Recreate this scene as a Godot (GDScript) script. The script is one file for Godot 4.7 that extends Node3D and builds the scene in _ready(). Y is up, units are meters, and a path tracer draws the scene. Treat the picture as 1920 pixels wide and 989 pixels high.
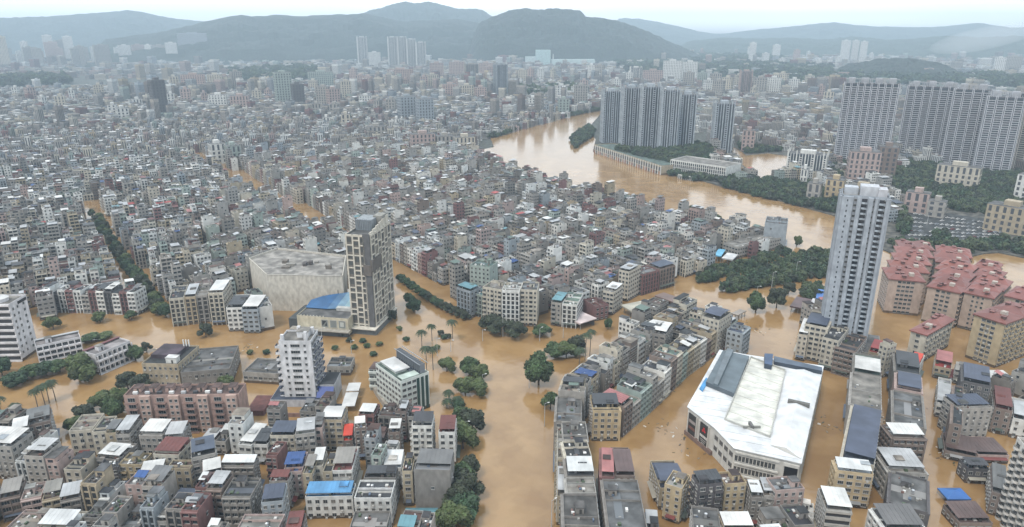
extends Node3D
# A flooded town seen from the air. Metres, y up, flood water at y = 0, the camera 190 m above it looking along -z.

const EYE := 190.0
const LENS := 1310.0            # focal length in photo pixels (photo 1920 x 989)
const PITCH := 18.55
var rng := RandomNumberGenerator.new()
var M := {}
var used_names := {}
var used_labels := {}
var occupied := {}
var blocked: Array = []         # polygons (x, z) where no house stands
var streets: Array = []         # [PackedVector2Array, half width]
var refs: Array = []            # [Vector2, phrase] landmarks that labels refer to
var win_mesh := {}

# ---------------------------------------------------------------- placing
func ray(px: float, py: float) -> Vector3:
	var dx := (px - 960.0) / LENS
	var dy := -(py - 494.5) / LENS
	var p := deg_to_rad(PITCH)
	return Vector3(dx, dy * cos(p) - sin(p), -dy * sin(p) - cos(p))

func at(px: float, py: float, h := 0.0) -> Vector3:      # where a surveyed point of the picture lies at height h
	var r := ray(px, py)
	return Vector3(0, EYE, 0) + r * ((h - EYE) / r.y)

func at2(px: float, py: float, h := 0.0) -> Vector2:
	var p := at(px, py, h)
	return Vector2(p.x, p.z)

func far_at(px: float, py: float, dist: float) -> Vector3:
	var r := ray(px, py)
	return Vector3(0, EYE, 0) + r * (dist / Vector2(r.x, r.z).length())

func pix(p: Vector3) -> Vector3:                          # back again: (px, py, depth)
	var a := deg_to_rad(PITCH)
	var q := p - Vector3(0, EYE, 0)
	var dep := -q.z * cos(a) - q.y * sin(a)
	var up := q.y * cos(a) - q.z * sin(a)
	if dep < 1.0:
		return Vector3(-9999, -9999, 1)
	return Vector3(960.0 + LENS * q.x / dep, 494.5 - LENS * up / dep, dep)

func nums(s: String) -> PackedFloat64Array:
	return s.replace(",", " ").split_floats(" ", false)

func poly(s: String, h := 0.0) -> PackedVector2Array:
	var n := nums(s)
	var out := PackedVector2Array()
	for i in range(0, n.size() - 1, 2):
		out.append(at2(n[i], n[i + 1], h))
	return out

# ---------------------------------------------------------------- naming
func numbered(parent: Node, called: String) -> String:
	var key := str(parent.get_instance_id()) + called
	var k: int = used_names.get(key, 0)
	used_names[key] = k + 1
	return called if k == 0 else "%s_%03d" % [called, k]

func put(o: Node3D, called: String, parent: Node = null) -> Node3D:
	var p: Node = self if parent == null else parent
	o.name = numbered(p, called)
	p.add_child(o, true)
	return o

func tag(o: Node, label: String, category := "", group := "", kind := "") -> void:
	if label != "":
		o.set_meta("label", label)
	if category != "":
		o.set_meta("category", category)
	if group != "":
		o.set_meta("group", group)
	if kind != "":
		o.set_meta("kind", kind)

func thing(called: String, label: String, category: String, where := Vector3.ZERO, basis := Basis(), group := "") -> Node3D:
	var o := Node3D.new()
	put(o, called)
	o.transform = Transform3D(basis, where)
	tag(o, label, category, group)
	used_labels[label] = true
	return o

# ---------------------------------------------------------------- mesh building
class MB:
	var v := PackedVector3Array()
	var n := PackedVector3Array()
	var c := PackedColorArray()
	var ix := PackedInt32Array()
	func quad(a: Vector3, b: Vector3, d: Vector3, e: Vector3, col: Color) -> void:   # counter-clockwise seen from outside
		var k := v.size()
		var nn := (b - a).cross(e - a).normalized()
		v.append(a); v.append(b); v.append(d); v.append(e)
		n.append(nn); n.append(nn); n.append(nn); n.append(nn)
		c.append(col); c.append(col); c.append(col); c.append(col)
		ix.append(k); ix.append(k + 2); ix.append(k + 1)
		ix.append(k); ix.append(k + 3); ix.append(k + 2)
	func tri(a: Vector3, b: Vector3, d: Vector3, col: Color) -> void:
		var k := v.size()
		var nn := (b - a).cross(d - a).normalized()
		v.append(a); v.append(b); v.append(d)
		n.append(nn); n.append(nn); n.append(nn)
		c.append(col); c.append(col); c.append(col)
		ix.append(k); ix.append(k + 2); ix.append(k + 1)
	# a box given by its centre; skip: 1 bottom, 2 back (-z), 4 top, 8 front, 16 left, 32 right
	func box(t: Transform3D, at_: Vector3, s: Vector3, col: Color, skip := 1) -> void:
		var o := t * at_
		var x := t.basis.x * (s.x * 0.5)
		var y := t.basis.y * (s.y * 0.5)
		var z := t.basis.z * (s.z * 0.5)
		var a := o - x - y + z
		var b := o + x - y + z
		var d := o + x + y + z
		var e := o - x + y + z
		var a2 := o - x - y - z
		var b2 := o + x - y - z
		var d2 := o + x + y - z
		var e2 := o - x + y - z
		if not skip & 8: quad(a, b, d, e, col)
		if not skip & 2: quad(b2, a2, e2, d2, col)
		if not skip & 4: quad(e, d, d2, e2, col)
		if not skip & 1: quad(a2, b2, b, a, col)
		if not skip & 16: quad(a2, a, e, e2, col)
		if not skip & 32: quad(b, b2, d2, d, col)
	func tube(t: Transform3D, p: Vector3, q: Vector3, r0: float, r1: float, sides: int, col: Color, cap := true) -> void:
		var d := (q - p).normalized()
		var u := d.cross(Vector3(0.3, 0.1, 0.95) if absf(d.y) > 0.8 else Vector3.UP).normalized()
		var w := d.cross(u)
		for i in sides:
			var a0 := TAU * i / sides
			var a1 := TAU * (i + 1) / sides
			var e0 := u * cos(a0) + w * sin(a0)
			var e1 := u * cos(a1) + w * sin(a1)
			quad(t * (p + e0 * r0), t * (p + e1 * r0), t * (q + e1 * r1), t * (q + e0 * r1), col)
			if cap and r1 > 0.01:
				tri(t * q, t * (q + e0 * r1), t * (q + e1 * r1), col)
	func surface(mesh: ArrayMesh, m: Material) -> void:
		if v.is_empty():
			return
		var a := []
		a.resize(Mesh.ARRAY_MAX)
		a[Mesh.ARRAY_VERTEX] = v
		a[Mesh.ARRAY_NORMAL] = n
		a[Mesh.ARRAY_COLOR] = c
		a[Mesh.ARRAY_INDEX] = ix
		mesh.add_surface_from_arrays(Mesh.PRIMITIVE_TRIANGLES, a)
		mesh.surface_set_material(mesh.get_surface_count() - 1, m)

# A building under construction: parts (each a dictionary material -> MB), and its windows.
class Kit:
	var parts := {}
	var wins: Array = []
	var one := ""                 # when set, everything goes into this part
	var lod := 0                  # 0 windows are nodes, 1 joined windows with sills, 2 plain dark windows, 3 strips
	func mb(part: String, mat: String) -> MB:
		var p := one if one != "" else part
		if not parts.has(p):
			parts[p] = {}
		var d: Dictionary = parts[p]
		if not d.has(mat):
			d[mat] = MB.new()
		return d[mat]

func mesh_of(d: Dictionary) -> ArrayMesh:
	var mesh := ArrayMesh.new()
	for m in d:
		d[m].surface(mesh, M[m])
	return mesh

const STUFF_PARTS := ["window_glazing", "balcony_slabs", "roof_clutter", "facade_trim", "facade_grid", "solar_heater", "facade_clutter", "awning", "roof_seam"]

func commit(k: Kit, parent: Node3D) -> void:
	var made := {}
	for p in k.parts:
		var mesh := mesh_of(k.parts[p])
		if mesh.get_surface_count() == 0:
			continue
		var mi := MeshInstance3D.new()
		mi.mesh = mesh
		var whose: Node = parent
		var called: String = p
		if "/" in p:                       # "part/sub-part"
			whose = made.get(p.get_slice("/", 0), parent)
			called = p.get_slice("/", 1)
		put(mi, called.get_slice("#", 0), whose)
		made[p] = mi
		if STUFF_PARTS.has(p):
			mi.set_meta("kind", "stuff")
	for w in k.wins:
		var mi := MeshInstance3D.new()
		mi.mesh = win_mesh[w[0]]
		put(mi, w[2], parent)
		mi.transform = w[1]

func single(called: String, d: Dictionary, parent: Node = null) -> MeshInstance3D:
	var mi := MeshInstance3D.new()
	mi.mesh = mesh_of(d)
	put(mi, called, parent)
	return mi

# ---------------------------------------------------------------- colours and materials
func lin(r: float, g: float, b: float) -> Color:          # sRGB 0..255 to a linear base colour
	return Color(r / 255.0, g / 255.0, b / 255.0).srgb_to_linear()

func vary(c: Color, a: float) -> Color:
	var f := 1.0 + rng.randf_range(-a, a)
	var g := rng.randf_range(-a, a) * 0.25
	return Color(clampf(c.r * (f + g), 0.01, 0.82), clampf(c.g * f, 0.01, 0.82), clampf(c.b * (f - g), 0.01, 0.82))

var WALL := {}
var ROOF := {}

func noise_tex(seed_: int, freq: float, lo: float, hi: float, size := 512, oct := 5, contrast := 1.6) -> ImageTexture:
	var n := FastNoiseLite.new()
	n.seed = seed_
	n.frequency = freq
	n.fractal_octaves = oct
	var src := n.get_seamless_image(size, size)
	var im := Image.create(size, size, true, Image.FORMAT_RGB8)
	for y in size:
		for x in size:
			var g := clampf((src.get_pixel(x, y).r - 0.5) * contrast + 0.5, 0, 1)
			var v := lerpf(lo, hi, g)
			im.set_pixel(x, y, Color(v, v, v))
	im.generate_mipmaps()
	return ImageTexture.create_from_image(im)

func normal_tex(seed_: int, freq: float, strength: float, size := 512, oct := 4) -> ImageTexture:
	var n := FastNoiseLite.new()
	n.seed = seed_
	n.frequency = freq
	n.fractal_octaves = oct
	var im := n.get_seamless_image(size, size)
	im.convert(Image.FORMAT_RGBA8)
	im.bump_map_to_normal_map(strength)
	return ImageTexture.create_from_image(im)

func mat(name_: String, rough: float, tex: Texture2D = null, scale := Vector3.ONE, metal := 0.0) -> StandardMaterial3D:
	var m := StandardMaterial3D.new()
	m.resource_name = name_
	m.vertex_color_use_as_albedo = true
	m.roughness = rough
	m.albedo_color = Color(0.9, 0.9, 0.9)
	m.metallic = metal
	if tex:
		m.albedo_texture = tex
		m.uv1_triplanar = true
		m.uv1_world_triplanar = true
		m.uv1_scale = scale
	M[name_] = m
	return m

func materials() -> void:
	mat("wall", 0.88, noise_tex(11, 0.012, 0.80, 1.0, 512, 5, 1.2), Vector3(0.045, 0.022, 0.045))
	mat("roof", 0.92, noise_tex(12, 0.008, 0.62, 1.0, 512, 6, 1.5), Vector3(0.022, 0.022, 0.022))
	mat("tin", 0.55, noise_tex(13, 0.01, 0.82, 1.0, 512, 6, 1.5), Vector3(0.018, 0.018, 0.018))
	mat("glass", 0.12)
	mat("steel", 0.3, null, Vector3.ONE, 0.8)
	mat("paint", 0.6)
	var leaf := mat("leaf", 0.75)
	leaf.backlight = Color(0.25, 0.3, 0.12)
	mat("bark", 0.95)
	mat("soil", 0.97, noise_tex(15, 0.02, 0.5, 1.0), Vector3(0.01, 0.01, 0.01))
	mat("forest", 0.97, noise_tex(16, 0.03, 0.35, 1.0, 512, 6, 2.2), Vector3(0.0035, 0.0035, 0.0035))
	var w := StandardMaterial3D.new()
	w.resource_name = "flood_water"
	w.albedo_texture = water_tex()
	w.albedo_color = Color(0.93, 0.93, 0.93)
	w.roughness = 0.13
	w.metallic_specular = 0.5
	w.uv1_triplanar = true
	w.uv1_world_triplanar = true
	w.uv1_scale = Vector3(0.0055, 0.0055, 0.0055)
	w.normal_enabled = true
	w.normal_texture = normal_tex(31, 0.03, 1.4)
	w.normal_scale = 0.2
	M["water"] = w
	WALL = {
		"white": lin(222, 222, 218), "cream": lin(198, 191, 176), "beige": lin(178, 165, 142), "grey": lin(166, 162, 156),
		"concrete": lin(138, 134, 129), "pink": lin(182, 162, 156), "brown": lin(134, 120, 112), "maroon": lin(132, 98, 96),
		"mint": lin(162, 174, 167), "blue": lin(158, 166, 172), "dark": lin(96, 94, 96), "slab": lin(178, 180, 186), "rib": lin(176, 184, 192), "tan": lin(192, 174, 142),
	}
	ROOF = {
		"grey": lin(108, 108, 108), "dark": lin(66, 68, 72), "pale": lin(140, 136, 130), "brown": lin(98, 80, 76),
		"white": lin(212, 212, 210), "cloud": lin(176, 178, 180), "blue": lin(48, 82, 138), "sky": lin(92, 150, 196), "slate": lin(74, 82, 100),
		"red": lin(160, 62, 58), "rust": lin(108, 58, 52), "pinkred": lin(168, 110, 108), "green": lin(98, 116, 108), "teal": lin(96, 140, 150), "orange": lin(214, 74, 50),
	}

func water_tex() -> ImageTexture:
	var n := FastNoiseLite.new()
	n.seed = 5
	n.frequency = 0.012
	n.fractal_octaves = 4
	n.domain_warp_enabled = true
	n.domain_warp_amplitude = 30
	var src := n.get_seamless_image(512, 512)
	var im := Image.create(512, 512, true, Image.FORMAT_RGB8)
	var a := Color(0.53, 0.415, 0.268)
	var b := Color(0.60, 0.485, 0.332)
	for y in 512:
		for x in 512:
			im.set_pixel(x, y, a.lerp(b, clampf((src.get_pixel(x, y).r - 0.5) * 1.7 + 0.5, 0, 1)))
	im.generate_mipmaps()
	return ImageTexture.create_from_image(im)

# shared window meshes, unit-free real sizes: frame proud of the wall, glass set back in it, sill and rain hood
func make_windows() -> void:
	for vv in [["", Color(0.035, 0.042, 0.05)], ["_b", Color(0.09, 0.095, 0.10)], ["_c", Color(0.16, 0.15, 0.135)]]:
		for spec in [["small", 1.2, 1.4, 1], ["wide", 2.1, 1.5, 2], ["tall", 1.2, 2.0, 1], ["ribbon", 3.4, 1.4, 3], ["big", 2.8, 2.4, 2], ["bare", 1.6, 1.6, 1]]:
			var w: float = spec[1]
			var h: float = spec[2]
			var f := MB.new()
			var g := MB.new()
			var t := Transform3D()
			var fc := lin(176, 174, 170)
			g.box(t, Vector3(0, 0, 0.02), Vector3(w, h, 0.06), vv[1], 2)
			for s in [-1.0, 1.0]:
				f.box(t, Vector3(s * (w * 0.5 + 0.04), 0, 0.08), Vector3(0.07, h + 0.14, 0.14), fc, 2)
				f.box(t, Vector3(0, s * (h * 0.5 + 0.04), 0.08), Vector3(w + 0.14, 0.07, 0.14), fc, 2)
			for i in range(1, int(spec[3]) + 1):
				f.box(t, Vector3(w * (float(i) / (spec[3] + 1) - 0.5), 0, 0.06), Vector3(0.06, h, 0.08), fc, 3)
			if spec[0] != "bare":
				f.box(t, Vector3(0, -h * 0.5 - 0.1, 0.12), Vector3(w + 0.25, 0.08, 0.24), fc, 2)
				f.box(t, Vector3(0, h * 0.5 + 0.16, 0.2), Vector3(w + 0.3, 0.07, 0.4), lin(140, 138, 135), 2)
			var mesh := ArrayMesh.new()
			g.surface(mesh, M.glass)
			f.surface(mesh, M.paint)
			win_mesh[spec[0] + vv[0]] = mesh
	var pane := MB.new()
	pane.box(Transform3D(), Vector3(0, 0, 0.06), Vector3(1, 1, 0.12), lin(104, 100, 94), 2)
	pane.box(Transform3D(), Vector3(0, 0.1, 0.14), Vector3(0.8, 0.55, 0.06), lin(74, 76, 76), 2)
	var pmesh := ArrayMesh.new()
	pane.surface(pmesh, M.paint)
	win_mesh["panel"] = pmesh

const WIN_SIZE := {"small": Vector2(1.2, 1.4), "wide": Vector2(2.1, 1.5), "tall": Vector2(1.2, 2.0), "ribbon": Vector2(3.4, 1.4), "big": Vector2(2.8, 2.4), "bare": Vector2(1.6, 1.6)}

func window(k: Kit, t: Transform3D, kind: String, called := "window") -> void:
	var s: Vector2 = WIN_SIZE[kind]
	if k.lod == 0:
		k.wins.append([kind + ["", "", "_b", "_c"][rng.randi() % 4], t, called])
		if rng.randf() < 0.22:      # an air conditioner under the sill
			k.mb("facade_clutter", "paint").box(t, Vector3(rng.randf_range(-0.3, 0.3), -s.y * 0.5 - 0.55, 0.24), Vector3(0.85, 0.6, 0.4), lin(190, 188, 182), 2)
		return
	var g := k.mb("window_glazing", "glass")
	g.box(t, Vector3(0, 0, 0.03), Vector3(s.x, s.y, 0.08), [Color(0.035, 0.04, 0.048), Color(0.05, 0.055, 0.06), Color(0.10, 0.10, 0.10)][rng.randi() % 3], 3 if k.lod < 2 else 51)
	if k.lod == 1:
		var f := k.mb("window_glazing", "paint")
		f.box(t, Vector3(0, s.y * 0.5 + 0.1, 0.16), Vector3(s.x + 0.2, 0.08, 0.32), lin(150, 148, 145), 2)
		f.box(t, Vector3(0, -s.y * 0.5 - 0.08, 0.12), Vector3(s.x + 0.3, 0.1, 0.24), lin(175, 173, 170), 3)

# ---------------------------------------------------------------- facades
# face frame: origin at the middle of the wall's foot, x along it, y up, z outwards
func face_of(W: float, D: float, side: int) -> Transform3D:       # 0 front, 1 right, 2 back, 3 left
	var b := Basis(Vector3.UP, side * PI * 0.5)
	var off := D * 0.5 if side % 2 == 0 else W * 0.5
	return Transform3D(b, b.z * off)

func facade(k: Kit, ft: Transform3D, L: float, H: float, n: int, kind: String, col: Color) -> void:
	var fh := H / n
	var nb := maxi(1, int(round(L / 3.1)))
	var bw := L / nb
	match kind:
		"none":
			pass
		"blank":
			for f in n:
				if rng.randf() < 0.5:
					window(k, ft * Transform3D(Basis(), Vector3(rng.randf_range(-L * 0.25, L * 0.25), (f + 0.55) * fh, 0)), "small")
		"win":
			var wk: String = ["small", "wide", "bare"][rng.randi() % 3]
			if bw < 2.7: wk = "small"
			for f in n:
				for i in nb:
					window(k, ft * Transform3D(Basis(), Vector3((i + 0.5) * bw - L * 0.5, (f + 0.55) * fh, 0)), wk)
		"log":       # open loggias: proud piers and breast walls, wide dark openings behind them
			var m := k.mb("facade_trim", "wall")
			for f in n:
				m.box(ft, Vector3(0, f * fh + 0.55 if f > 0 else 0.25, 0.4), Vector3(L - 0.02, 1.1 if f > 0 else 0.5, 0.8), col, 2)
				for i in nb:
					window(k, ft * Transform3D(Basis(), Vector3((i + 0.5) * bw - L * 0.5, (f + 0.62) * fh, 0)), "wide" if bw < 3.3 else "big")
			for i in nb + 1:
				m.box(ft, Vector3(clampf(i * bw - L * 0.5, -L * 0.5 + 0.2, L * 0.5 - 0.2), H * 0.5, 0.44), Vector3(0.36, H, 0.88), vary(col, 0.05), 2)
			m.box(ft, Vector3(0, H + 0.1, 0.5), Vector3(L, 0.5, 1.0), col, 2)
		"bal":       # windows beside stacked balconies
			var m := k.mb("balcony_slabs", "wall")
			for f in n:
				for i in nb:
					var x := (i + 0.5) * bw - L * 0.5
					window(k, ft * Transform3D(Basis(), Vector3(x, (f + 0.55) * fh, 0)), "small" if i % 2 == 1 else "wide")
					if i % 2 == 0 and f > 0:
						m.box(ft, Vector3(x, f * fh + 0.06, 0.6), Vector3(bw * 0.94, 0.14, 1.2), col, 2)
						m.box(ft, Vector3(x, f * fh + 0.55, 1.14), Vector3(bw * 0.94, 0.9, 0.1), vary(col, 0.12), 1)
						for s in [-1.0, 1.0]:
							m.box(ft, Vector3(x + s * bw * 0.44, f * fh + 0.55, 0.55), Vector3(0.1, 0.9, 1.08), col, 3)
		"band":      # ribbon windows between proud white bands
			var m := k.mb("facade_trim", "wall")
			var g := k.mb("window_glazing", "glass")
			for f in n:
				m.box(ft, Vector3(0, f * fh + 0.5, 0.35), Vector3(L, 1.15, 0.7), col, 2)
				g.box(ft, Vector3(0, f * fh + 2.0, 0.03), Vector3(L * 0.94, fh - 1.5, 0.06), Color(0.03, 0.035, 0.042), 2)
			m.box(ft, Vector3(0, H + 0.2, 0.4), Vector3(L, 1.0, 0.8), col, 2)
		"piers":     # full-height pale piers between dark strips
			var m := k.mb("facade_trim", "wall")
			var g := k.mb("window_glazing", "glass")
			for i in nb:
				g.box(ft, Vector3((i + 0.5) * bw - L * 0.5, H * 0.52, 0.03), Vector3(bw * 0.6, H * 0.86, 0.06), Color(0.04, 0.045, 0.05), 2)
				for f in range(1, n):
					m.box(ft, Vector3((i + 0.5) * bw - L * 0.5, f * fh, 0.1), Vector3(bw * 0.62, 0.7, 0.2), col, 2)
			for i in nb + 1:
				m.box(ft, Vector3(clampf(i * bw - L * 0.5, -L * 0.5 + 0.3, L * 0.5 - 0.3), H * 0.5, 0.3), Vector3(0.6, H, 0.6), col, 2)
		"strips":    # far buildings: a dark strip a floor
			var g := k.mb("window_glazing", "glass")
			for i in maxi(1, nb):
				g.box(ft, Vector3((i + 0.5) * bw - L * 0.5, H * 0.5, 0.03), Vector3(bw * 0.45, H * 0.8, 0.06), Color(0.085, 0.09, 0.1), 51)

# walls, parapet and deck of a flat-roofed block standing on y = -1
func shell(k: Kit, t: Transform3D, W: float, D: float, H: float, wall: Color, deck: Color, parapet := 0.9) -> void:
	var m := k.mb("wall", "wall")
	m.box(t, Vector3(0, (H - 1.0) * 0.5, 0), Vector3(W, H + 1.0, D), wall, 5)
	if k.lod < 2:
		k.mb("mud_stain", "wall").box(t, Vector3(0, 0.35, 0), Vector3(W + 0.03, rng.randf_range(1.8, 3.4), D + 0.03), vary(lin(98, 80, 62), 0.2), 1 + 4)
	k.mb("roof", "roof").box(t, Vector3(0, H - 0.06, 0), Vector3(W - 0.02, 0.12, D - 0.02), deck, 1 + 2 + 8 + 16 + 32)
	if parapet > 0.0:
		var p := k.mb("parapet" if k.lod < 2 else "wall", "wall")
		for s in [-1.0, 1.0]:
			p.box(t, Vector3(0, H + parapet * 0.5, s * (D * 0.5 - 0.11)), Vector3(W, parapet, 0.22), wall)
			p.box(t, Vector3(s * (W * 0.5 - 0.11), H + parapet * 0.5, 0), Vector3(0.22, parapet, D - 0.44), wall)

# a sheet roof on posts, or sitting on the walls (post = 0)
func sheet(k: Kit, t: Transform3D, at_: Vector3, w: float, d: float, rise: float, post: float, col: Color, part := "roof_shed", vault := false) -> void:
	var m := k.mb(part, "tin")
	var seg := 4 if vault else 1
	for i in seg:
		var a := float(i) / seg
		var b := float(i + 1) / seg
		var ya := post + (sin(a * PI) * rise if vault else a * rise)
		var yb := post + (sin(b * PI) * rise if vault else b * rise)
		var z0 := d * (0.5 - a)
		var z1 := d * (0.5 - b)
		var o := at_
		var h := w * 0.5
		m.quad(t * (o + Vector3(-h, ya, z0)), t * (o + Vector3(h, ya, z0)), t * (o + Vector3(h, yb, z1)), t * (o + Vector3(-h, yb, z1)), col)
		var u := Vector3(0, -0.12, 0)
		m.quad(t * (o + Vector3(-h, yb, z1) + u), t * (o + Vector3(h, yb, z1) + u), t * (o + Vector3(h, ya, z0) + u), t * (o + Vector3(-h, ya, z0) + u), col)
		for s in [-1.0, 1.0]:
			var e := Vector3(s * h, 0, 0)
			if s > 0: m.quad(t * (o + e + Vector3(0, ya - 0.12, z0)), t * (o + e + Vector3(0, yb - 0.12, z1)), t * (o + e + Vector3(0, yb, z1)), t * (o + e + Vector3(0, ya, z0)), col)
			else: m.quad(t * (o + e + Vector3(0, yb - 0.12, z1)), t * (o + e + Vector3(0, ya - 0.12, z0)), t * (o + e + Vector3(0, ya, z0)), t * (o + e + Vector3(0, yb, z1)), col)
		if i == 0: m.quad(t * (o + Vector3(-h, ya - 0.12, z0)), t * (o + Vector3(h, ya - 0.12, z0)), t * (o + Vector3(h, ya, z0)), t * (o + Vector3(-h, ya, z0)), col)
	if k.lod < 2 and not vault:      # ribs of the sheeting
		var nr := int(w / 1.6)
		for i in range(1, nr):
			var x := -w * 0.5 + i * w / nr
			var ang := atan2(rise, d)
			var bt := t * Transform3D(Basis(Vector3.RIGHT, ang), at_ + Vector3(x, post + rise * 0.5 + 0.03, 0))
			m.box(bt, Vector3.ZERO, Vector3(0.1, 0.06, sqrt(d * d + rise * rise) - 0.04), col * 0.94, 3)
	if post > 0.3 and k.lod < 3:
		for sx in [-1.0, 1.0]:
			for sz in [-1.0, 1.0]:
				var q := k.mb("%s/post#%d%d" % [part, sx, sz] if k.lod < 1 else part, "paint")
				var top := post + (0.0 if sz > 0 or vault else rise) - 0.1
				q.box(t, at_ + Vector3(sx * (w * 0.5 - 0.2), top * 0.5, sz * (d * 0.5 - 0.2)), Vector3(0.14, top, 0.14), lin(110, 110, 112), 1)

func tank(k: Kit, t: Transform3D, at_: Vector3, n: String) -> void:
	var m := k.mb(n, "steel")
	var q := Transform3D(t.basis, t * at_)
	m.tube(q, Vector3(0, 0.4, 0), Vector3(0, 1.9, 0), 0.62, 0.62, 8, Color(0.6, 0.61, 0.62), false)
	m.tube(q, Vector3(0, 1.9, 0), Vector3(0, 2.2, 0), 0.62, 0.1, 8, Color(0.6, 0.61, 0.62))
	k.mb(n + "/stand", "paint").box(q, Vector3(0, 0.2, 0), Vector3(1.1, 0.4, 1.1), lin(120, 118, 116))

func hut(k: Kit, t: Transform3D, at_: Vector3, w: float, d: float, h: float, wall: Color, deck: Color) -> void:
	var q := "stair_hut#%d" % k.parts.size()
	var m := k.mb(q, "wall")
	m.box(t, at_ + Vector3(0, h * 0.5, 0), Vector3(w, h, d), wall, 5)
	k.mb(q, "roof").box(t, at_ + Vector3(0, h + 0.1, 0), Vector3(w + 0.5, 0.2, d + 0.5), deck, 0 if k.lod < 2 else 1)
	if k.lod < 3:
		k.mb(q + "/door", "paint").box(t, at_ + Vector3(w * 0.1, 1.0, d * 0.5 + 0.03), Vector3(0.9, 2.0, 0.08), lin(60, 56, 54), 3)

# everything that stands on a flat roof; returns words for the label
func roof_life(k: Kit, t: Transform3D, W: float, D: float, H: float, wall: Color, deck: Color, forced := "") -> String:
	var o := Vector3(0, H, 0)
	var says := ""
	var r := rng.randf()
	var shed := forced
	if shed == "":
		if r < 0.24: shed = ["white", "cloud", "cloud", "cloud", "white"][rng.randi() % 5]
		elif r < 0.38: shed = ["slate", "dark", "grey", "green"][rng.randi() % 4]
		elif r < 0.44: shed = ["blue", "red", "rust", "pinkred", "teal", "rust"][rng.randi() % 6]
		else: shed = "no"
	var zc := -D * 0.18
	if shed == "no" and forced == "" and k.lod < 3 and rng.randf() < 0.5:
		var tw := W * rng.randf_range(0.55, 1.0)
		var td := D * rng.randf_range(0.3, 0.6)
		var tp := Vector3((W - tw) * 0.5 * signf(rng.randf() - 0.5), H, -signf(rng.randf() - 0.3) * (D - td) * 0.5)
		var pm := k.mb("top_room", "wall")
		pm.box(t, tp + Vector3(0, 1.45, 0), Vector3(tw - 0.05, 2.9, td - 0.05), vary(wall, 0.2), 5)
		k.mb("top_room", "roof").box(t, tp + Vector3(0, 3.0, 0), Vector3(tw + 0.3, 0.2, td + 0.3), vary(deck, 0.25), 1)
		var tf := t * Transform3D(Basis(), tp + Vector3(0, 0, td * 0.5))
		k.mb("top_room", "glass").box(tf, Vector3(0, 1.4, 0.02), Vector3(tw * 0.5, 1.3, 0.08), Color(0.05, 0.05, 0.055), 3)
		says = "set-back top room"
	if shed != "no":
		var sc := vary(ROOF[shed], 0.08)
		var full := rng.randf() < 0.45 or forced != ""
		var w := W * (0.96 if full else rng.randf_range(0.5, 0.95))
		var d := D * (rng.randf_range(0.6, 0.92) if full else rng.randf_range(0.3, 0.55))
		var z := rng.randf_range(-1.0, 1.0) * (D - d) * 0.45
		sheet(k, t, o + Vector3((W - w) * 0.45 * signf(rng.randf() - 0.5), 0, z), w, d, rng.randf_range(0.2, 1.1), rng.randf_range(2.0, 2.8), sc, "roof_shed", rng.randf() < 0.12)
		says = {"white": "white roof shed", "cloud": "pale roof shed", "slate": "slate roof shed", "dark": "dark roof shed", "grey": "grey roof shed", "green": "green roof shed", "blue": "blue roof shed", "red": "red roof shed", "rust": "rust-red roof shed", "pinkred": "pink-red roof shed", "teal": "teal roof shed", "sky": "sky-blue roof shed", "orange": "orange roof shed", "brown": "brown roof shed", "pale": "pale roof shed"}[shed]
		zc = -z * 0.6
	if rng.randf() < 0.7:
		var hw := minf(W * 0.55, 3.2)
		hut(k, t, o + Vector3(rng.randf_range(-1, 1) * (W - hw - 0.8) * 0.5, 0, clampf(zc + rng.randf_range(-2, 2), -D * 0.5 + 2.4, D * 0.5 - 2.4)), hw, rng.randf_range(2.6, 4.0), 2.7, vary(wall, 0.12), vary(deck, 0.2))
		says += (" and " if says != "" else "") + "stair hut"
	if k.lod < 2 or rng.randf() < 0.3:
		if rng.randf() < 0.4:
			tank(k, t, o + Vector3(rng.randf_range(-0.4, 0.4) * W * 0.8, 0, rng.randf_range(-0.38, 0.38) * D), "water_tank")
			says += (" and " if says != "" else "") + "steel tank"
	if k.lod < 2:
		var m := k.mb("roof_clutter", "paint")
		for i in rng.randi_range(5, 12):
			var s := Vector3(rng.randf_range(0.4, 1.4), rng.randf_range(0.2, 1.0), rng.randf_range(0.4, 1.6))
			var c: Color = [lin(190, 188, 184), lin(90, 84, 80), lin(70, 84, 62), lin(112, 84, 76), lin(84, 96, 112), lin(140, 138, 134), lin(210, 210, 208), lin(60, 58, 58)][rng.randi() % 8]
			m.box(t, o + Vector3(rng.randf_range(-0.42, 0.42) * (W - 1.2), s.y * 0.5, rng.randf_range(-0.44, 0.44) * (D - 1.5)), s, c)
		for i in rng.randi_range(0, 2):
			k.mb("parapet", "wall").box(t, o + Vector3(0, 0.5, rng.randf_range(-0.35, 0.35) * D), Vector3(W - 0.5, 1.0, 0.16), vary(wall, 0.15))
		if rng.randf() < 0.45:     # a plastered or tarred strip of deck, a hand's breadth higher
			m.box(t, o + Vector3(0, 0.05, rng.randf_range(-0.3, 0.3) * D), Vector3(W - 0.6, 0.1, rng.randf_range(1.5, D * 0.3)), vary(deck, 0.45))
		if W > 9.0 and D > 9.0 and rng.randf() < 0.6:
			m.box(t, o + Vector3(rng.randf_range(-0.2, 0.2) * W, 0.06, 0), Vector3(rng.randf_range(2, 4), 0.12, D * 0.5), vary(deck, 0.4))
	return says

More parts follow.
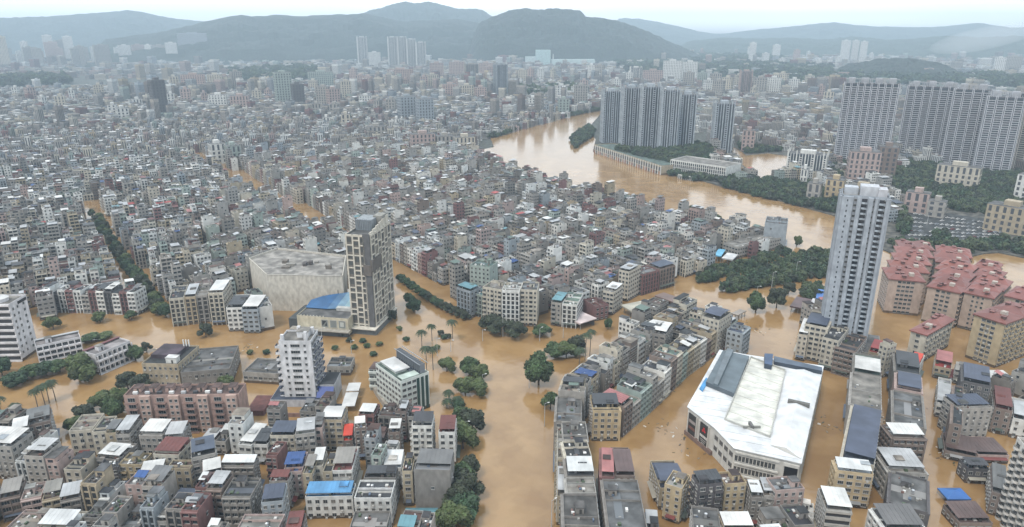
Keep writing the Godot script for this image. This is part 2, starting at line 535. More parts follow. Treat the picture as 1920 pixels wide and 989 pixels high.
# one ordinary house; sides: facade kinds of front, right, back, left
func house(k: Kit, t: Transform3D, W: float, D: float, n: int, wall: Color, deck: Color, sides: Array, shed := "") -> String:
	var H := n * 3.15 + 0.4
	if k.lod >= 3:
		shell(k, t, W, D, H, wall, deck, 0.0)
		for s in [0, 1, 3]:
			facade(k, t * face_of(W, D, s), W if s % 2 == 0 else D, H, n, "strips", wall)
		if rng.randf() < 0.6:
			hut(k, t, Vector3(rng.randf_range(-0.2, 0.2) * W, H, rng.randf_range(-0.2, 0.2) * D), W * 0.3, D * 0.25, 2.8, wall, deck)
		if rng.randf() < 0.28:
			sheet(k, t, Vector3(0, H, D * 0.1), W * 0.9, D * 0.6, 0.6, 2.0, vary(ROOF[["white", "cloud", "slate", "grey"][rng.randi() % 4]], 0.1))
		return ""
	shell(k, t, W, D, H, wall, deck)
	for s in 4:
		facade(k, t * face_of(W, D, s), W if s % 2 == 0 else D, H, n, sides[s], wall)
		if k.lod < 2 and sides[s] != "none" and sides[s] != "blank" and rng.randf() < 0.45:
			var L := (W if s % 2 == 0 else D) * rng.randf_range(0.4, 0.95)
			var aw: Color = vary([lin(150, 150, 150), lin(120, 60, 56), lin(92, 104, 122), lin(170, 164, 150), lin(84, 92, 84)][rng.randi() % 5], 0.1)
			var ft := t * face_of(W, D, s) * Transform3D(Basis(Vector3.RIGHT, 0.25), Vector3(0, 3.0, 0.9))
			k.mb("awning", "tin").box(ft, Vector3.ZERO, Vector3(L, 0.1, 1.9), aw, 0)
	return roof_life(k, t, W, D, H, wall, deck, shed)

# ---------------------------------------------------------------- occupancy
func claim(c: Vector2, ax: Vector2, hw: float, hd: float) -> void:
	var e := [c, ax, hw, hd]
	var r := Vector2(hw, hd).length()
	for i in range(floori((c.x - r) / 24), floori((c.x + r) / 24) + 1):
		for j in range(floori((c.y - r) / 24), floori((c.y + r) / 24) + 1):
			var key := Vector2i(i, j)
			if not occupied.has(key):
				occupied[key] = []
			occupied[key].append(e)

func sat(c: Vector2, ax: Vector2, hw: float, hd: float, e: Array) -> bool:     # true when the two overlap
	var d: Vector2 = e[0] - c
	var bx: Vector2 = e[1]
	var ay := Vector2(-ax.y, ax.x)
	var by := Vector2(-bx.y, bx.x)
	var eh: float = e[2]
	var ed: float = e[3]
	for n in [ax, ay, bx, by]:
		if absf(d.dot(n)) > hw * absf(ax.dot(n)) + hd * absf(ay.dot(n)) + eh * absf(bx.dot(n)) + ed * absf(by.dot(n)):
			return false
	return true

func free_at(c: Vector2, ax: Vector2, hw: float, hd: float) -> bool:
	var r := Vector2(hw, hd).length()
	for i in range(floori((c.x - r) / 24), floori((c.x + r) / 24) + 1):
		for j in range(floori((c.y - r) / 24), floori((c.y + r) / 24) + 1):
			for e in occupied.get(Vector2i(i, j), []):
				if sat(c, ax, hw, hd, e):
					return false
	var ay := Vector2(-ax.y, ax.x)
	for q in [c, c + ax * hw + ay * hd, c + ax * hw - ay * hd, c - ax * hw + ay * hd, c - ax * hw - ay * hd]:
		for p in blocked:
			if Geometry2D.is_point_in_polygon(q, p):
				return false
		for s in streets:
			var line: PackedVector2Array = s[0]
			for m in line.size() - 1:
				if q.distance_to(Geometry2D.get_closest_point_to_segment(q, line[m], line[m + 1])) < s[1]:
					return false
	return true

# a rectangle surveyed at roof height h: front left, front right, back right
func traced(s: String, h: float) -> Dictionary:
	var n := nums(s)
	var a := at(n[0], n[1], h)
	var b := at(n[2], n[3], h)
	var c := at(n[4], n[5], h)
	var x := (b - a).normalized()
	if c.distance_to(b) > 1.25 * a.distance_to(b):      # the longer edge gives the truer direction
		x = (b - c).normalized()
		x = Vector3(x.z, 0, -x.x)
	var z := x.cross(Vector3.UP)
	var D := maxf(5.0, -(c - b).dot(z))
	var W := maxf(4.0, (b - a).dot(x))
	var mid := (a + b) * 0.5 - z * D * 0.5
	mid.y = 0
	return {"t": Transform3D(Basis(x, Vector3.UP, z), mid), "W": W, "D": D}

func own(r: Dictionary, margin := 0.4) -> void:
	var t: Transform3D = r.t
	claim(Vector2(t.origin.x, t.origin.z), Vector2(t.basis.x.x, t.basis.x.z).normalized(), r.W * 0.5 + margin, r.D * 0.5 + margin)

func fresh(label: String) -> String:
	if used_labels.has(label):
		print("label used twice: ", label)
	used_labels[label] = true
	return label

# one surveyed house: "px.. | storeys | wall | deck | front right back left | shed | label"
func surveyed(line: String, called: String, cat: String, group: String) -> void:
	var f := line.split("|")
	for i in f.size():
		f[i] = f[i].strip_edges()
	var n := int(f[1])
	var r := traced(f[0], n * 3.15 + 0.4)
	own(r, 0.15)
	var k := Kit.new()
	k.lod = 0 if r.t.origin.length() < 430.0 else 1
	var sides := f[4].split(" ")
	house(k, Transform3D(), r.W, r.D, n, vary(WALL[f[2]], 0.06), vary(ROOF[f[3]], 0.12), [sides[0], sides[1], sides[2], sides[3]], f[5])
	var o := thing(called, fresh(f[6]), cat, r.t.origin, r.t.basis, group)
	commit(k, o)
	refs.append([Vector2(r.t.origin.x, r.t.origin.z), f[6]])

# ---------------------------------------------------------------- trees
var crowns: Array = []
var near_crowns: Array = []
var palm_parts: Array = []

func crown_mesh(seed_: int, rx: float, ry: float, leaves: int, size: float, tone: Color) -> ArrayMesh:
	var r := RandomNumberGenerator.new()
	r.seed = seed_
	var m := MB.new()
	var lumps := []
	for i in 16:
		var a := r.randf() * TAU
		var e := r.randf_range(-0.55, 1.0)
		var d := Vector3(cos(a) * sqrt(maxf(0, 1 - e * e)), e, sin(a) * sqrt(maxf(0, 1 - e * e)))
		var q := r.randf_range(0.42, 0.74)
		lumps.append([Vector3(d.x * rx * q, d.y * ry * q, d.z * rx * q), r.randf_range(0.28, 0.46), r.randf_range(0.6, 1.6)])
	for i in leaves:
		var l: Array = lumps[r.randi() % lumps.size()]
		var d := Vector3(r.randfn(), r.randfn(), r.randfn()).normalized()
		var p: Vector3 = l[0] + Vector3(d.x * rx, d.y * ry, d.z * rx) * (l[1] * r.randf_range(0.65, 1.05))
		var nrm := (d + Vector3(r.randfn(), r.randfn() + 0.3, r.randfn()) * 0.5).normalized()
		var u := nrm.cross(Vector3(r.randfn(), r.randfn(), r.randfn())).normalized()
		var w := nrm.cross(u)
		var s := size * r.randf_range(0.6, 1.3)
		var c = tone * (l[2] * r.randf_range(0.75, 1.3))
		c = Color(c.r, c.g * r.randf_range(0.9, 1.12), c.b)
		m.tri(p - u * s * 0.5, p + u * s * 0.5 + w * s * 0.2, p + w * s, c)
		m.tri(p - u * s * 0.5 - w * s * 0.7, p + u * s * 0.4 - w * s * 0.5, p + w * s * 0.3, c)
	var mesh := ArrayMesh.new()
	m.surface(mesh, M.leaf)
	return mesh

func trunk_mesh(h: float, r: float, spread: float) -> ArrayMesh:
	var m := MB.new()
	var t := Transform3D()
	var c := lin(92, 78, 64)
	m.tube(t, Vector3(0, -0.5, 0), Vector3(0.1, h * 0.6, 0.05), r, r * 0.7, 7, c, false)
	for i in 5:
		var a := TAU * i / 5.0 + 0.4
		m.tube(t, Vector3(0.1, h * 0.55, 0.05), Vector3(cos(a) * spread, h * 1.05 + 0.3 * (i % 2), sin(a) * spread), r * 0.5, r * 0.12, 5, c, false)
	var mesh := ArrayMesh.new()
	m.surface(mesh, M.bark)
	return mesh

func frond_mesh(seed_: int, n: int, reach: float) -> ArrayMesh:
	var r := RandomNumberGenerator.new()
	r.seed = seed_
	var m := MB.new()
	for i in n:
		var a := TAU * i / n + r.randf_range(-0.15, 0.15)
		var lift := r.randf_range(0.2, 1.1)
		var d := Vector3(cos(a), 0, sin(a))
		var side := Vector3(-sin(a), 0, cos(a))
		var prev := Vector3.ZERO
		var c := Color(0.035, 0.058, 0.024) * r.randf_range(0.7, 1.3)
		for s in 7:
			var q := (s + 1) / 7.0
			var p := d * (reach * q) + Vector3.UP * (reach * (lift * q - (lift * 0.7 + 0.75) * q * q))
			var w := 1.0 * sin(PI * clampf(q * 0.9 + 0.1, 0, 1)) + 0.1
			for sd in [-1.0, 1.0]:
				for z in 2:
					var o := prev.lerp(p, z * 0.5)
					m.tri(o, o.lerp(p, 0.7), o + side * sd * w + (p - prev) * 0.5 + Vector3(0, -0.3 * w, 0), c)
			prev = p
	var mesh := ArrayMesh.new()
	m.surface(mesh, M.leaf)
	return mesh

func tree_stock() -> void:
	var tones := [Color(0.030, 0.056, 0.028), Color(0.042, 0.066, 0.028), Color(0.056, 0.074, 0.032), Color(0.036, 0.046, 0.030)]
	var near_tones := [Color(0.026, 0.052, 0.024), Color(0.040, 0.066, 0.024), Color(0.058, 0.078, 0.026), Color(0.040, 0.050, 0.028)]
	for i in 4:
		near_crowns.append(crown_mesh(40 + i, 1.0, 1.0, 3400, 0.17, near_tones[i]))
		crowns.append(crown_mesh(60 + i, 1.0, 1.0, 420, 0.36, tones[i]))
	palm_parts = [frond_mesh(7, 26, 4.6), frond_mesh(8, 24, 4.2), frond_mesh(9, 28, 3.9)]

func tree(label: String, p: Vector3, h: float, width: float, group := "", shrub := false) -> void:
	var o := thing("round_shrub" if shrub else "broadleaf_tree", fresh(label), "shrub" if shrub else "tree", p, Basis(Vector3.UP, rng.randf() * TAU), group)
	var ry := h * (0.5 if shrub else 0.46)
	var c := MeshInstance3D.new()
	c.mesh = near_crowns[rng.randi() % 4]
	put(c, "crown", o)
	c.scale = Vector3(width * 0.6, ry * 1.12, width * 0.6)
	c.position.y = h - ry
	var tr := MeshInstance3D.new()
	tr.mesh = trunk_mesh(h * 0.5, 0.09 * width * 0.4 + 0.08, width * 0.25)
	put(tr, "stem" if shrub else "trunk", o)

func palm(label: String, p: Vector3, h: float, group: String) -> void:
	var o := thing("palm_tree", fresh(label), "palm tree", p, Basis(Vector3.UP, rng.randf() * TAU), group)
	var m := MB.new()
	var lean := Vector3(rng.randf_range(-0.5, 0.5), 0, rng.randf_range(-0.5, 0.5))
	var c := lin(104, 94, 82)
	for i in 5:
		var a := i / 5.0
		var b := (i + 1) / 5.0
		m.tube(Transform3D(), Vector3(lean.x * a * a, -0.5 + (h + 0.5) * a, lean.z * a * a), Vector3(lean.x * b * b, -0.5 + (h + 0.5) * b, lean.z * b * b), 0.27 - 0.1 * a, 0.27 - 0.1 * b, 7, c, i == 4)
	single("trunk", {"bark": m}, o)
	var f := MeshInstance3D.new()
	f.mesh = palm_parts[rng.randi() % 3]
	put(f, "crown", o)
	f.position = Vector3(lean.x, h, lean.z)

# woods nobody could count: clumps over polygons, one object
func woods(called: String, label: String, polys: Array, spacing: float, size: float, y := 0.6) -> void:
	var where := [[], [], [], []]
	for pl in polys:
		var p: PackedVector2Array = pl
		var lo := p[0]
		var hi := p[0]
		for q in p:
			lo = lo.min(q)
			hi = hi.max(q)
		var x := lo.x
		while x < hi.x:
			var z := lo.y
			while z < hi.y:
				var q := Vector2(x + rng.randf_range(-0.5, 0.5) * spacing, z + rng.randf_range(-0.5, 0.5) * spacing)
				z += spacing
				if not Geometry2D.is_point_in_polygon(q, p):
					continue
				var s := size * rng.randf_range(0.6, 1.25)
				var b := Basis(Vector3.UP, rng.randf() * TAU).scaled(Vector3(s, s * rng.randf_range(0.75, 1.15), s))
				where[rng.randi() % 4].append(Transform3D(b, Vector3(q.x, y + s * 0.75, q.y)))
			x += spacing
	var root := Node3D.new()
	put(root, called)
	tag(root, label, "woodland", "", "stuff")
	for i in 4:
		if where[i].is_empty():
			continue
		var mm := MultiMesh.new()
		mm.transform_format = MultiMesh.TRANSFORM_3D
		mm.mesh = crowns[i]
		mm.instance_count = where[i].size()
		for j in where[i].size():
			mm.set_instance_transform(j, where[i][j])
		var mi := MultiMeshInstance3D.new()
		mi.multimesh = mm
		put(mi, "foliage", root)
		mi.set_meta("kind", "stuff")

# ---------------------------------------------------------------- towers
# spec: W D H floors style wall; a tower stands centred on its base
func tower(label: String, where: Vector3, yaw: float, W: float, D: float, H: float, style: String, wall: Color, called := "apartment_tower", group := "") -> void:
	var b := Basis(Vector3.UP, yaw)
	var o := thing(called, fresh(label), "tower", where, b, group)
	claim(Vector2(where.x, where.z), Vector2(b.x.x, b.x.z), W * 0.5 + 2, D * 0.5 + 2)
	refs.append([Vector2(where.x, where.z), label])
	var k := Kit.new()
	k.lod = 2
	var t := Transform3D()
	var n := int(H / 3.0)
	var dark := lin(80, 86, 96)
	match style:
		"balcony":          # four bays of stacked balconies between white piers, fins along the roof
			k.mb("wall", "wall").box(t, Vector3(0, H * 0.5, 0), Vector3(W, H, D), dark, 5)
			k.mb("roof", "roof").box(t, Vector3(0, H + 0.15, 0), Vector3(W, 0.3, D), ROOF.grey)
			var bays := maxi(2, int(W / 17.0) * 2)
			var bw := W / bays
			for s in [0, 2]:
				var ft := t * face_of(W, D, s)
				for i in bays:
					var m := k.mb("balcony_slabs", "wall")
					for f in n:
						m.box(ft, Vector3((i + 0.5) * bw - W * 0.5, f * 3.0 + 0.55, 0.9), Vector3(bw * 0.86, 1.15, 1.8), vary(wall, 0.05), 2)
						if s == 0:
							k.mb("window_glazing", "glass").box(ft, Vector3((i + 0.5) * bw - W * 0.5, f * 3.0 + 2.0, 0.05), Vector3(bw * 0.7, 1.7, 0.1), Color(0.05, 0.06, 0.07), 51)
				for i in bays + 1:
					var pm := k.mb("pier", "wall")
					var bright := wall * 1.35
					var x := clampf(i * bw - W * 0.5, -W * 0.5 + 0.4, W * 0.5 - 0.4)
					if i % 2 == 1:
						k.mb("recess", "wall").box(ft, Vector3(x, H * 0.5, 0.5), Vector3(0.9, H, 1.0), lin(58, 62, 70), 2)
					for s2 in [-1.0, 1.0]:
						if absf(x + s2 * 0.8) < W * 0.5 + 0.5:
							pm.box(ft, Vector3(x + s2 * 0.9, H * 0.5 + 1.0, 1.0), Vector3(0.8, H + 2.0, 2.1), bright, 2)
			for s in [1, 3]:
				facade(k, t * face_of(W, D, s), D, H, n, "piers", wall)
			var fm := k.mb("crown_frame", "wall")
			for s in [-1.0, 1.0]:
				var nf := int(W / 2.2)
				for i in nf:
					if (i / 4) % 3 != 1:
						fm.box(t, Vector3((i + 0.5) * W / nf - W * 0.5, H + 3.4, s * D * 0.46), Vector3(0.5, 6.0, 0.6), wall, 1)
				fm.box(t, Vector3(0, H + 6.5, s * D * 0.46), Vector3(W, 0.5, 0.8), wall, 0)
			for i in maxi(1, bays / 2):
				k.mb("lift_house", "wall").box(t, Vector3((i + 0.5) * W / maxi(1, bays / 2) - W * 0.5, H + 4.0, 0), Vector3(9, 8, D * 0.5), wall)
		"striped":          # white ribs, glass strips and stacked balconies, deep slots between wings
			k.mb("wall", "wall").box(t, Vector3(0, H * 0.5, 0), Vector3(W, H, D), lin(106, 113, 124), 5)
			k.mb("roof", "roof").box(t, Vector3(0, H + 0.15, 0), Vector3(W, 0.3, D), ROOF.grey)
			for s in 4:
				var L := W if s % 2 == 0 else D
				var ft := t * face_of(W, D, s)
				var nb := maxi(3, int(L / 3.6))
				for i in nb + 1:
					var x := clampf(i * L / nb - L * 0.5, -L * 0.5 + 0.35, L * 0.5 - 0.35)
					k.mb("pier", "wall").box(ft, Vector3(x, H * 0.5 + (2.5 if i % 3 == 0 else 0.4), 0.4), Vector3(0.7 if i % 3 else 1.5, H + (5.0 if i % 3 == 0 else 0.8), 0.8), wall, 2)
				for i in nb:
					var x := (i + 0.5) * L / nb - L * 0.5
					k.mb("window_glazing", "glass").box(ft, Vector3(x, H * 0.5, 0.04), Vector3(L / nb * 0.5, H * 0.97, 0.08), Color(0.05, 0.055, 0.065), 2)
					if i % 4 == 0:
						for f in n:
							k.mb("balcony_slabs", "wall").box(ft, Vector3(x, f * 3.0 + 0.5, 0.35), Vector3(L / nb * 0.72, 1.0, 0.7), vary(wall, 0.06), 2)
			k.mb("lift_house", "wall").box(t, Vector3(0, H + 2.5, 0), Vector3(W * 0.4, 5, D * 0.5), wall)
		_:                  # slab: plain far block with window columns
			k.mb("wall", "wall").box(t, Vector3(0, H * 0.5, 0), Vector3(W, H, D), wall, 5)
			k.mb("roof", "roof").box(t, Vector3(0, H + 0.15, 0), Vector3(W, 0.3, D), ROOF.grey)
			for s in [0, 1, 3]:
				var L := W if s % 2 == 0 else D
				var ft := t * face_of(W, D, s)
				var nb := maxi(2, int(L / 6.0))
				for i in nb:
					var x := (i + 0.5) * L / nb - L * 0.5
					k.mb("window_glazing", "glass").box(ft, Vector3(x, H * 0.5, 0.05), Vector3(L / nb * 0.42, H * 0.94, 0.1), Color(0.08, 0.085, 0.095), 51)
					if style == "slab":
						for f in int(n / 2):
							k.mb("balcony_slabs", "wall").box(ft, Vector3(x, f * 6.0 + 1.5, 0.2), Vector3(L / nb * 0.5, 2.2, 0.4), wall, 3)
			k.mb("lift_house", "wall").box(t, Vector3(0, H + 2.5, 0), Vector3(W * 0.35, 5, D * 0.5), wall)
	commit(k, o)

# "x0 x1 ytop ybase depth turn | style | wall | label"
func far_tower(line: String) -> void:
	var f := line.split("|")
	var n := nums(f[0])
	var b := at((n[0] + n[1]) * 0.5, n[3])
	var dist := Vector2(b.x, b.z).length()
	var dep := pix(b).z
	var W := (n[1] - n[0]) * dep / LENS
	var up := far_at((n[0] + n[1]) * 0.5, n[2], dist)
	var back := Vector3(b.x, 0, b.z).normalized() * n[4] * 0.5
	var face := atan2(-b.x, -b.z) + deg_to_rad(n[5])
	tower(f[3].strip_edges(), b + back, face, W / (absf(cos(deg_to_rad(n[5]))) + 0.3 * absf(sin(deg_to_rad(n[5])))), n[4], up.y, f[1].strip_edges(), WALL[f[2].strip_edges()])

# ---------------------------------------------------------------- surveyed houses
const AVENUE := "terraced houses along the east side of the wide flooded avenue"
const WEST := "houses west of the wide flooded avenue"
const CANAL := "houses between the avenue and the white-roofed market"
const SOUTH := "houses south of the white-roofed market"
const EAST := "houses in the two rows east of the white-roofed market"
const LEFTS := "houses in the flooded quarter below the pink apartment block"
const FACES := "houses facing the flooded crossroads"

func houses_avenue() -> void:
	for l in [
		"1056 828 1103 828 1098 794 | 5 | grey | grey | log win win win | no | grey terrace house with square clean deck, behind the beige corner block's alley",
		"1062 862 1110 860 1104 829 | 5 | cream | dark | win win win log | no | avenue terrace house with black deck full of white pots",
		"1063 897 1114 897 1110 863 | 5 | concrete | dark | win win win log | white | avenue terrace house with long narrow white roof strip",
		"1064 928 1118 928 1114 899 | 5 | grey | pale | win win win log | no | avenue terrace house with pale bare deck and low walls",
		"1058 1004 1126 1004 1118 930 | 5 | concrete | grey | log win win log | no | large bare concrete avenue house nearest the camera",
		"1046 862 1062 862 1061 800 | 4 | cream | pale | win win win bal | no | cream narrow avenue front with balconies over the water, north one",
		"1046 935 1062 935 1061 866 | 4 | beige | pale | win win win bal | cloud | beige narrow avenue front with awnings, south one",
		"1042 796 1090 792 1090 745 | 5 | concrete | grey | win win win log | no | wide concrete avenue house with a gridded bare deck",
		"1112 773 1162 773 1158 744 | 5 | tan | dark | win log win win | dark | tan corner block of five window rows at the canal mouth",
		"1318 594 1346 606 1370 590 | 7 | cream | grey | win win win win | slate | tall narrow cream block at the north end of the canal row",
		"1364 620 1390 629 1405 616 | 5 | blue | slate | win log win win | no | bluish house at the very end of the canal row by open water",
		"1216 625 1247 633 1262 612 | 5 | concrete | grey | win win win win | white | inner house with a bright white roof by the canopy hall",
		"1128 900 1152 897 1150 842 | 5 | maroon | brown | win win win log | pinkred | dark red house with pink roof shed at the row end below the tan block",
		"1154 897 1190 895 1178 842 | 5 | brown | brown | win win win win | brown | brown house of stepped roofs below the tan corner block",
		"1142 1000 1215 1000 1195 903 | 5 | concrete | grey | win win win log | no | big grey flat-roofed house with plain deck south of the brown stepped roofs",
	]:
		surveyed(l, "terrace_house", "house", AVENUE)

func houses_south() -> void:
	for l in [
		"1240 926 1283 912 1262 861 | 3 | beige | slate | win win win win | slate | low house with a slate-blue sheet roof standing alone in the canal",
		"1243 916 1282 916 1297 890 | 5 | tan | pale | win win win win | no | tan house in front of the slate-blue roof",
		"1311 914 1356 909 1350 888 | 6 | dark | dark | bal win win bal | dark | dark-roofed house with white framed balconies south of the market",
		"1360 912 1400 909 1390 886 | 5 | tan | brown | win win win win | no | tan house with arched windows next to the white balconies",
		"1409 938 1431 937 1419 906 | 4 | concrete | pale | win win win win | white | concrete house with a long white roof, west of a pair",
		"1433 936 1453 932 1441 902 | 4 | grey | pale | win win win win | cloud | grey house with a long pale roof, east of a pair",
		"1455 924 1509 920 1500 895 | 5 | pink | grey | win win win win | no | pale pink house with many small square windows under the market's south front",
		"1503 974 1525 974 1525 946 | 2 | white | white | win win win win | no | low white box house in the east canal",
		"1550 962 1596 960 1579 921 | 5 | grey | pale | band win win win | white | grey and white house with a white penthouse roof in the east canal",
		"1300 1000 1352 1000 1346 955 | 5 | concrete | grey | win win win win | no | concrete house at the frame edge below the white balconies",
		"1362 1005 1420 1005 1412 968 | 5 | beige | brown | win win win win | white | beige house at the frame edge with white roof shed",
		"1212 1000 1236 1000 1232 965 | 3 | dark | dark | win win win win | cloud | small dark house with pale shed beside the slate-blue roof",
	]:
		surveyed(l, "town_building", "house", SOUTH)

func houses_east() -> void:
	for l in [
		"1601 704 1652 704 1651 668 | 5 | concrete | green | win win win log | white | first house of the west row with a rounded white shed",
		"1594 766 1653 768 1652 706 | 5 | grey | pale | win win win log | no | west row house with a pale concrete deck of big slabs",
		"1578 866 1640 872 1653 771 | 5 | cream | slate | win win win log | slate | long west row house under one slate sheet roof",
		"1571 886 1638 894 1641 874 | 5 | tan | white | win win win log | white | tan end house with curved white awning at the west row's south end",
		"1665 652 1682 647 1692 640 | 6 | cream | brown | win win win win | no | narrow cream gable full of small windows between the two rows",
		"1680 702 1725 701 1720 667 | 5 | concrete | dark | win win win log | dark | first house of the east row with a black deck",
		"1681 736 1727 734 1725 704 | 5 | pink | brown | win log win log | slate | east row house with purple roof and white sheet",
		"1676 800 1733 800 1727 739 | 5 | concrete | grey | win log win log | no | east row house with a large stained grey deck",
		"1675 824 1736 826 1733 802 | 5 | brown | white | log log win log | white | east row house with a curved white awning over brown windows",
		"1668 888 1738 892 1737 852 | 4 | grey | pale | win log win log | cloud | lower east row house with pale canopies",
		"1667 955 1739 956 1738 895 | 4 | dark | grey | win log win log | no | east row house with a dark sagging deck",
		"1665 1002 1740 1003 1739 958 | 4 | white | grey | win log win log | grey | white-fronted east row house nearest the camera",
		"1806 722 1858 723 1855 690 | 6 | dark | dark | win win win log | slate | tall dark house with a black-green roof beside the red tents",
		"1786 800 1804 798 1806 726 | 5 | brown | dark | win win win log | no | brown narrow house with a slanting row of white windows on the canal",
		"1799 770 1862 768 1860 744 | 5 | grey | grey | win win win win | slate | grey house of square windows in front of the black-green roof",
		"1866 772 1898 770 1892 735 | 4 | brown | rust | win win win win | rust | brown house with rust-coloured side beside the grey square windows",
		"1862 722 1905 722 1905 702 | 3 | white | cloud | win win win win | white | low white house with a ribbon of windows behind the rust side",
		"1900 790 1935 792 1930 752 | 3 | white | cloud | win win win win | cloud | white house by the far right canal edge",
		"1772 852 1830 856 1822 822 | 1 | brown | brown | win win win win | brown | low brown-roofed shed with a broken ridge on the east canal",
		"1834 856 1893 858 1888 824 | 1 | pink | brown | win win win win | brown | low pink-brown hall beside the broken ridge shed",
		"1815 882 1856 884 1852 866 | 2 | dark | dark | win win win win | dark | small black-roofed house behind the blue tent",
		"1860 930 1888 930 1884 876 | 3 | brown | grey | win win win win | grey | grey-roofed house under the white corner tower",
		"1800 985 1862 985 1858 950 | 1 | brown | brown | win win win win | brown | brown hut with a collapsed roof in front of the blue tent",
		"1702 690 1722 692 1735 668 | 3 | white | orange | win win win win | orange | small house with an orange roof where the east row begins",
		"1510 609 1550 618 1562 592 | 7 | cream | grey | win log win win | slate | cream flats with slate roof beside the pale high-rise, tallest of three",
		"1543 634 1572 643 1592 618 | 6 | cream | dark | win win win win | no | cream flats with dark deck in front of the pale high-rise",
		"1566 652 1604 662 1626 634 | 5 | brown | dark | log win win win | no | brown flats with a maroon base at the canal head",
		"1497 628 1514 633 1524 606 | 5 | cream | pale | win win win win | white | cream side house with stepped white roof by the open flood",
		"1628 662 1658 668 1668 648 | 3 | beige | red | win win win win | red | low house with a bright red roof behind the cream gable",
		"1752 690 1784 694 1786 668 | 2 | beige | red | win win win win | pinkred | low house with a coral red roof near the red estate",
		"1790 700 1812 704 1814 686 | 2 | grey | pale | win win win win | pale | small pale-roofed house beside the coral roof",
		"1756 760 1782 766 1784 715 | 2 | white | cloud | win win win win | cloud | wedge of white single-storey roofs on the canal bank",
	]:
		surveyed(l, "row_building", "house", EAST)

func houses_left() -> void:
	for l in [
		"-40 838 20 842 44 812 | 5 | grey | cloud | win win win win | white | grey house with curved white roofs at the far left corner",
		"22 812 52 812 56 790 | 4 | concrete | pale | win win win win | white | concrete house with stepped white roof behind the far left corner house",
		"48 800 94 795 95 768 | 4 | brown | grey | win win win win | grey | brown-walled house with grey roof beside two small palms",
		"130 810 171 811 194 780 | 4 | cream | pale | win win win win | no | cream house of three window rows beside the flooded lane",
		"173 812 197 814 218 785 | 4 | cream | dark | win win win win | no | cream house with a cluttered black deck, second in its row",
		"198 815 216 816 238 788 | 4 | beige | dark | win win win win | grey | beige house with a dark ridged roof, third in its row",
		"218 817 241 820 264 791 | 4 | grey | pale | win win win win | cloud | grey house with a pale sheet roof, fourth in its row",
		"180 862 222 866 240 834 | 3 | concrete | white | win win win win | white | concrete house with a big vaulted white roof",
		"260 820 304 821 322 794 | 4 | grey | white | win win win win | white | house with a broad clean white roof below the pink apartments",
		"310 822 342 824 355 800 | 4 | concrete | white | win win win win | cloud | house with a small pale roof next to the broad white roof",
		"287 855 335 857 346 824 | 4 | cream | rust | win win win win | rust | white-fronted house with a rust-red roof",
		"184 882 220 881 234 856 | 3 | dark | dark | win win win win | no | dark house with white chairs on its black deck",
		"222 874 265 875 275 853 | 3 | tan | grey | bal win win win | no | tan house with an orange-brown balcony front",
		"258 906 300 906 312 872 | 3 | beige | white | win win win win | white | house with a flat white sheet roof by the tan balcony front",
		"312 882 356 882 351 866 | 4 | beige | brown | win win win win | no | beige house with a brown terrace below the rust-red roof",
		"358 858 405 858 402 826 | 5 | grey | dark | win win win win | slate | grey-blue house with dark roof under the pink apartments",
		"380 890 416 890 414 864 | 4 | pink | dark | win win win win | white | pinkish house with a row of white frames on its roof",
		"0 935 36 937 46 908 | 3 | brown | pale | log win win win | pale | brown loggia house with pink-grey awnings, westmost of four",
		"40 937 76 938 86 910 | 3 | pink | pale | log win win win | no | pink loggia house with pale deck, second of four",
		"80 938 112 939 120 911 | 3 | beige | brown | log win win win | pale | beige loggia house with low awning, third of four",
		"114 939 150 940 158 912 | 3 | concrete | pale | log win win win | cloud | concrete loggia house with pale shed, eastmost of four",
		"4 1000 62 1002 72 960 | 3 | pink | pale | log win win win | no | pink house with arcaded front at the bottom frame edge",
		"66 1000 128 1002 136 962 | 3 | cream | white | win win win win | white | cream house with large white vault at the bottom frame edge",
	]:
		surveyed(l, "old_house", "house", LEFTS)

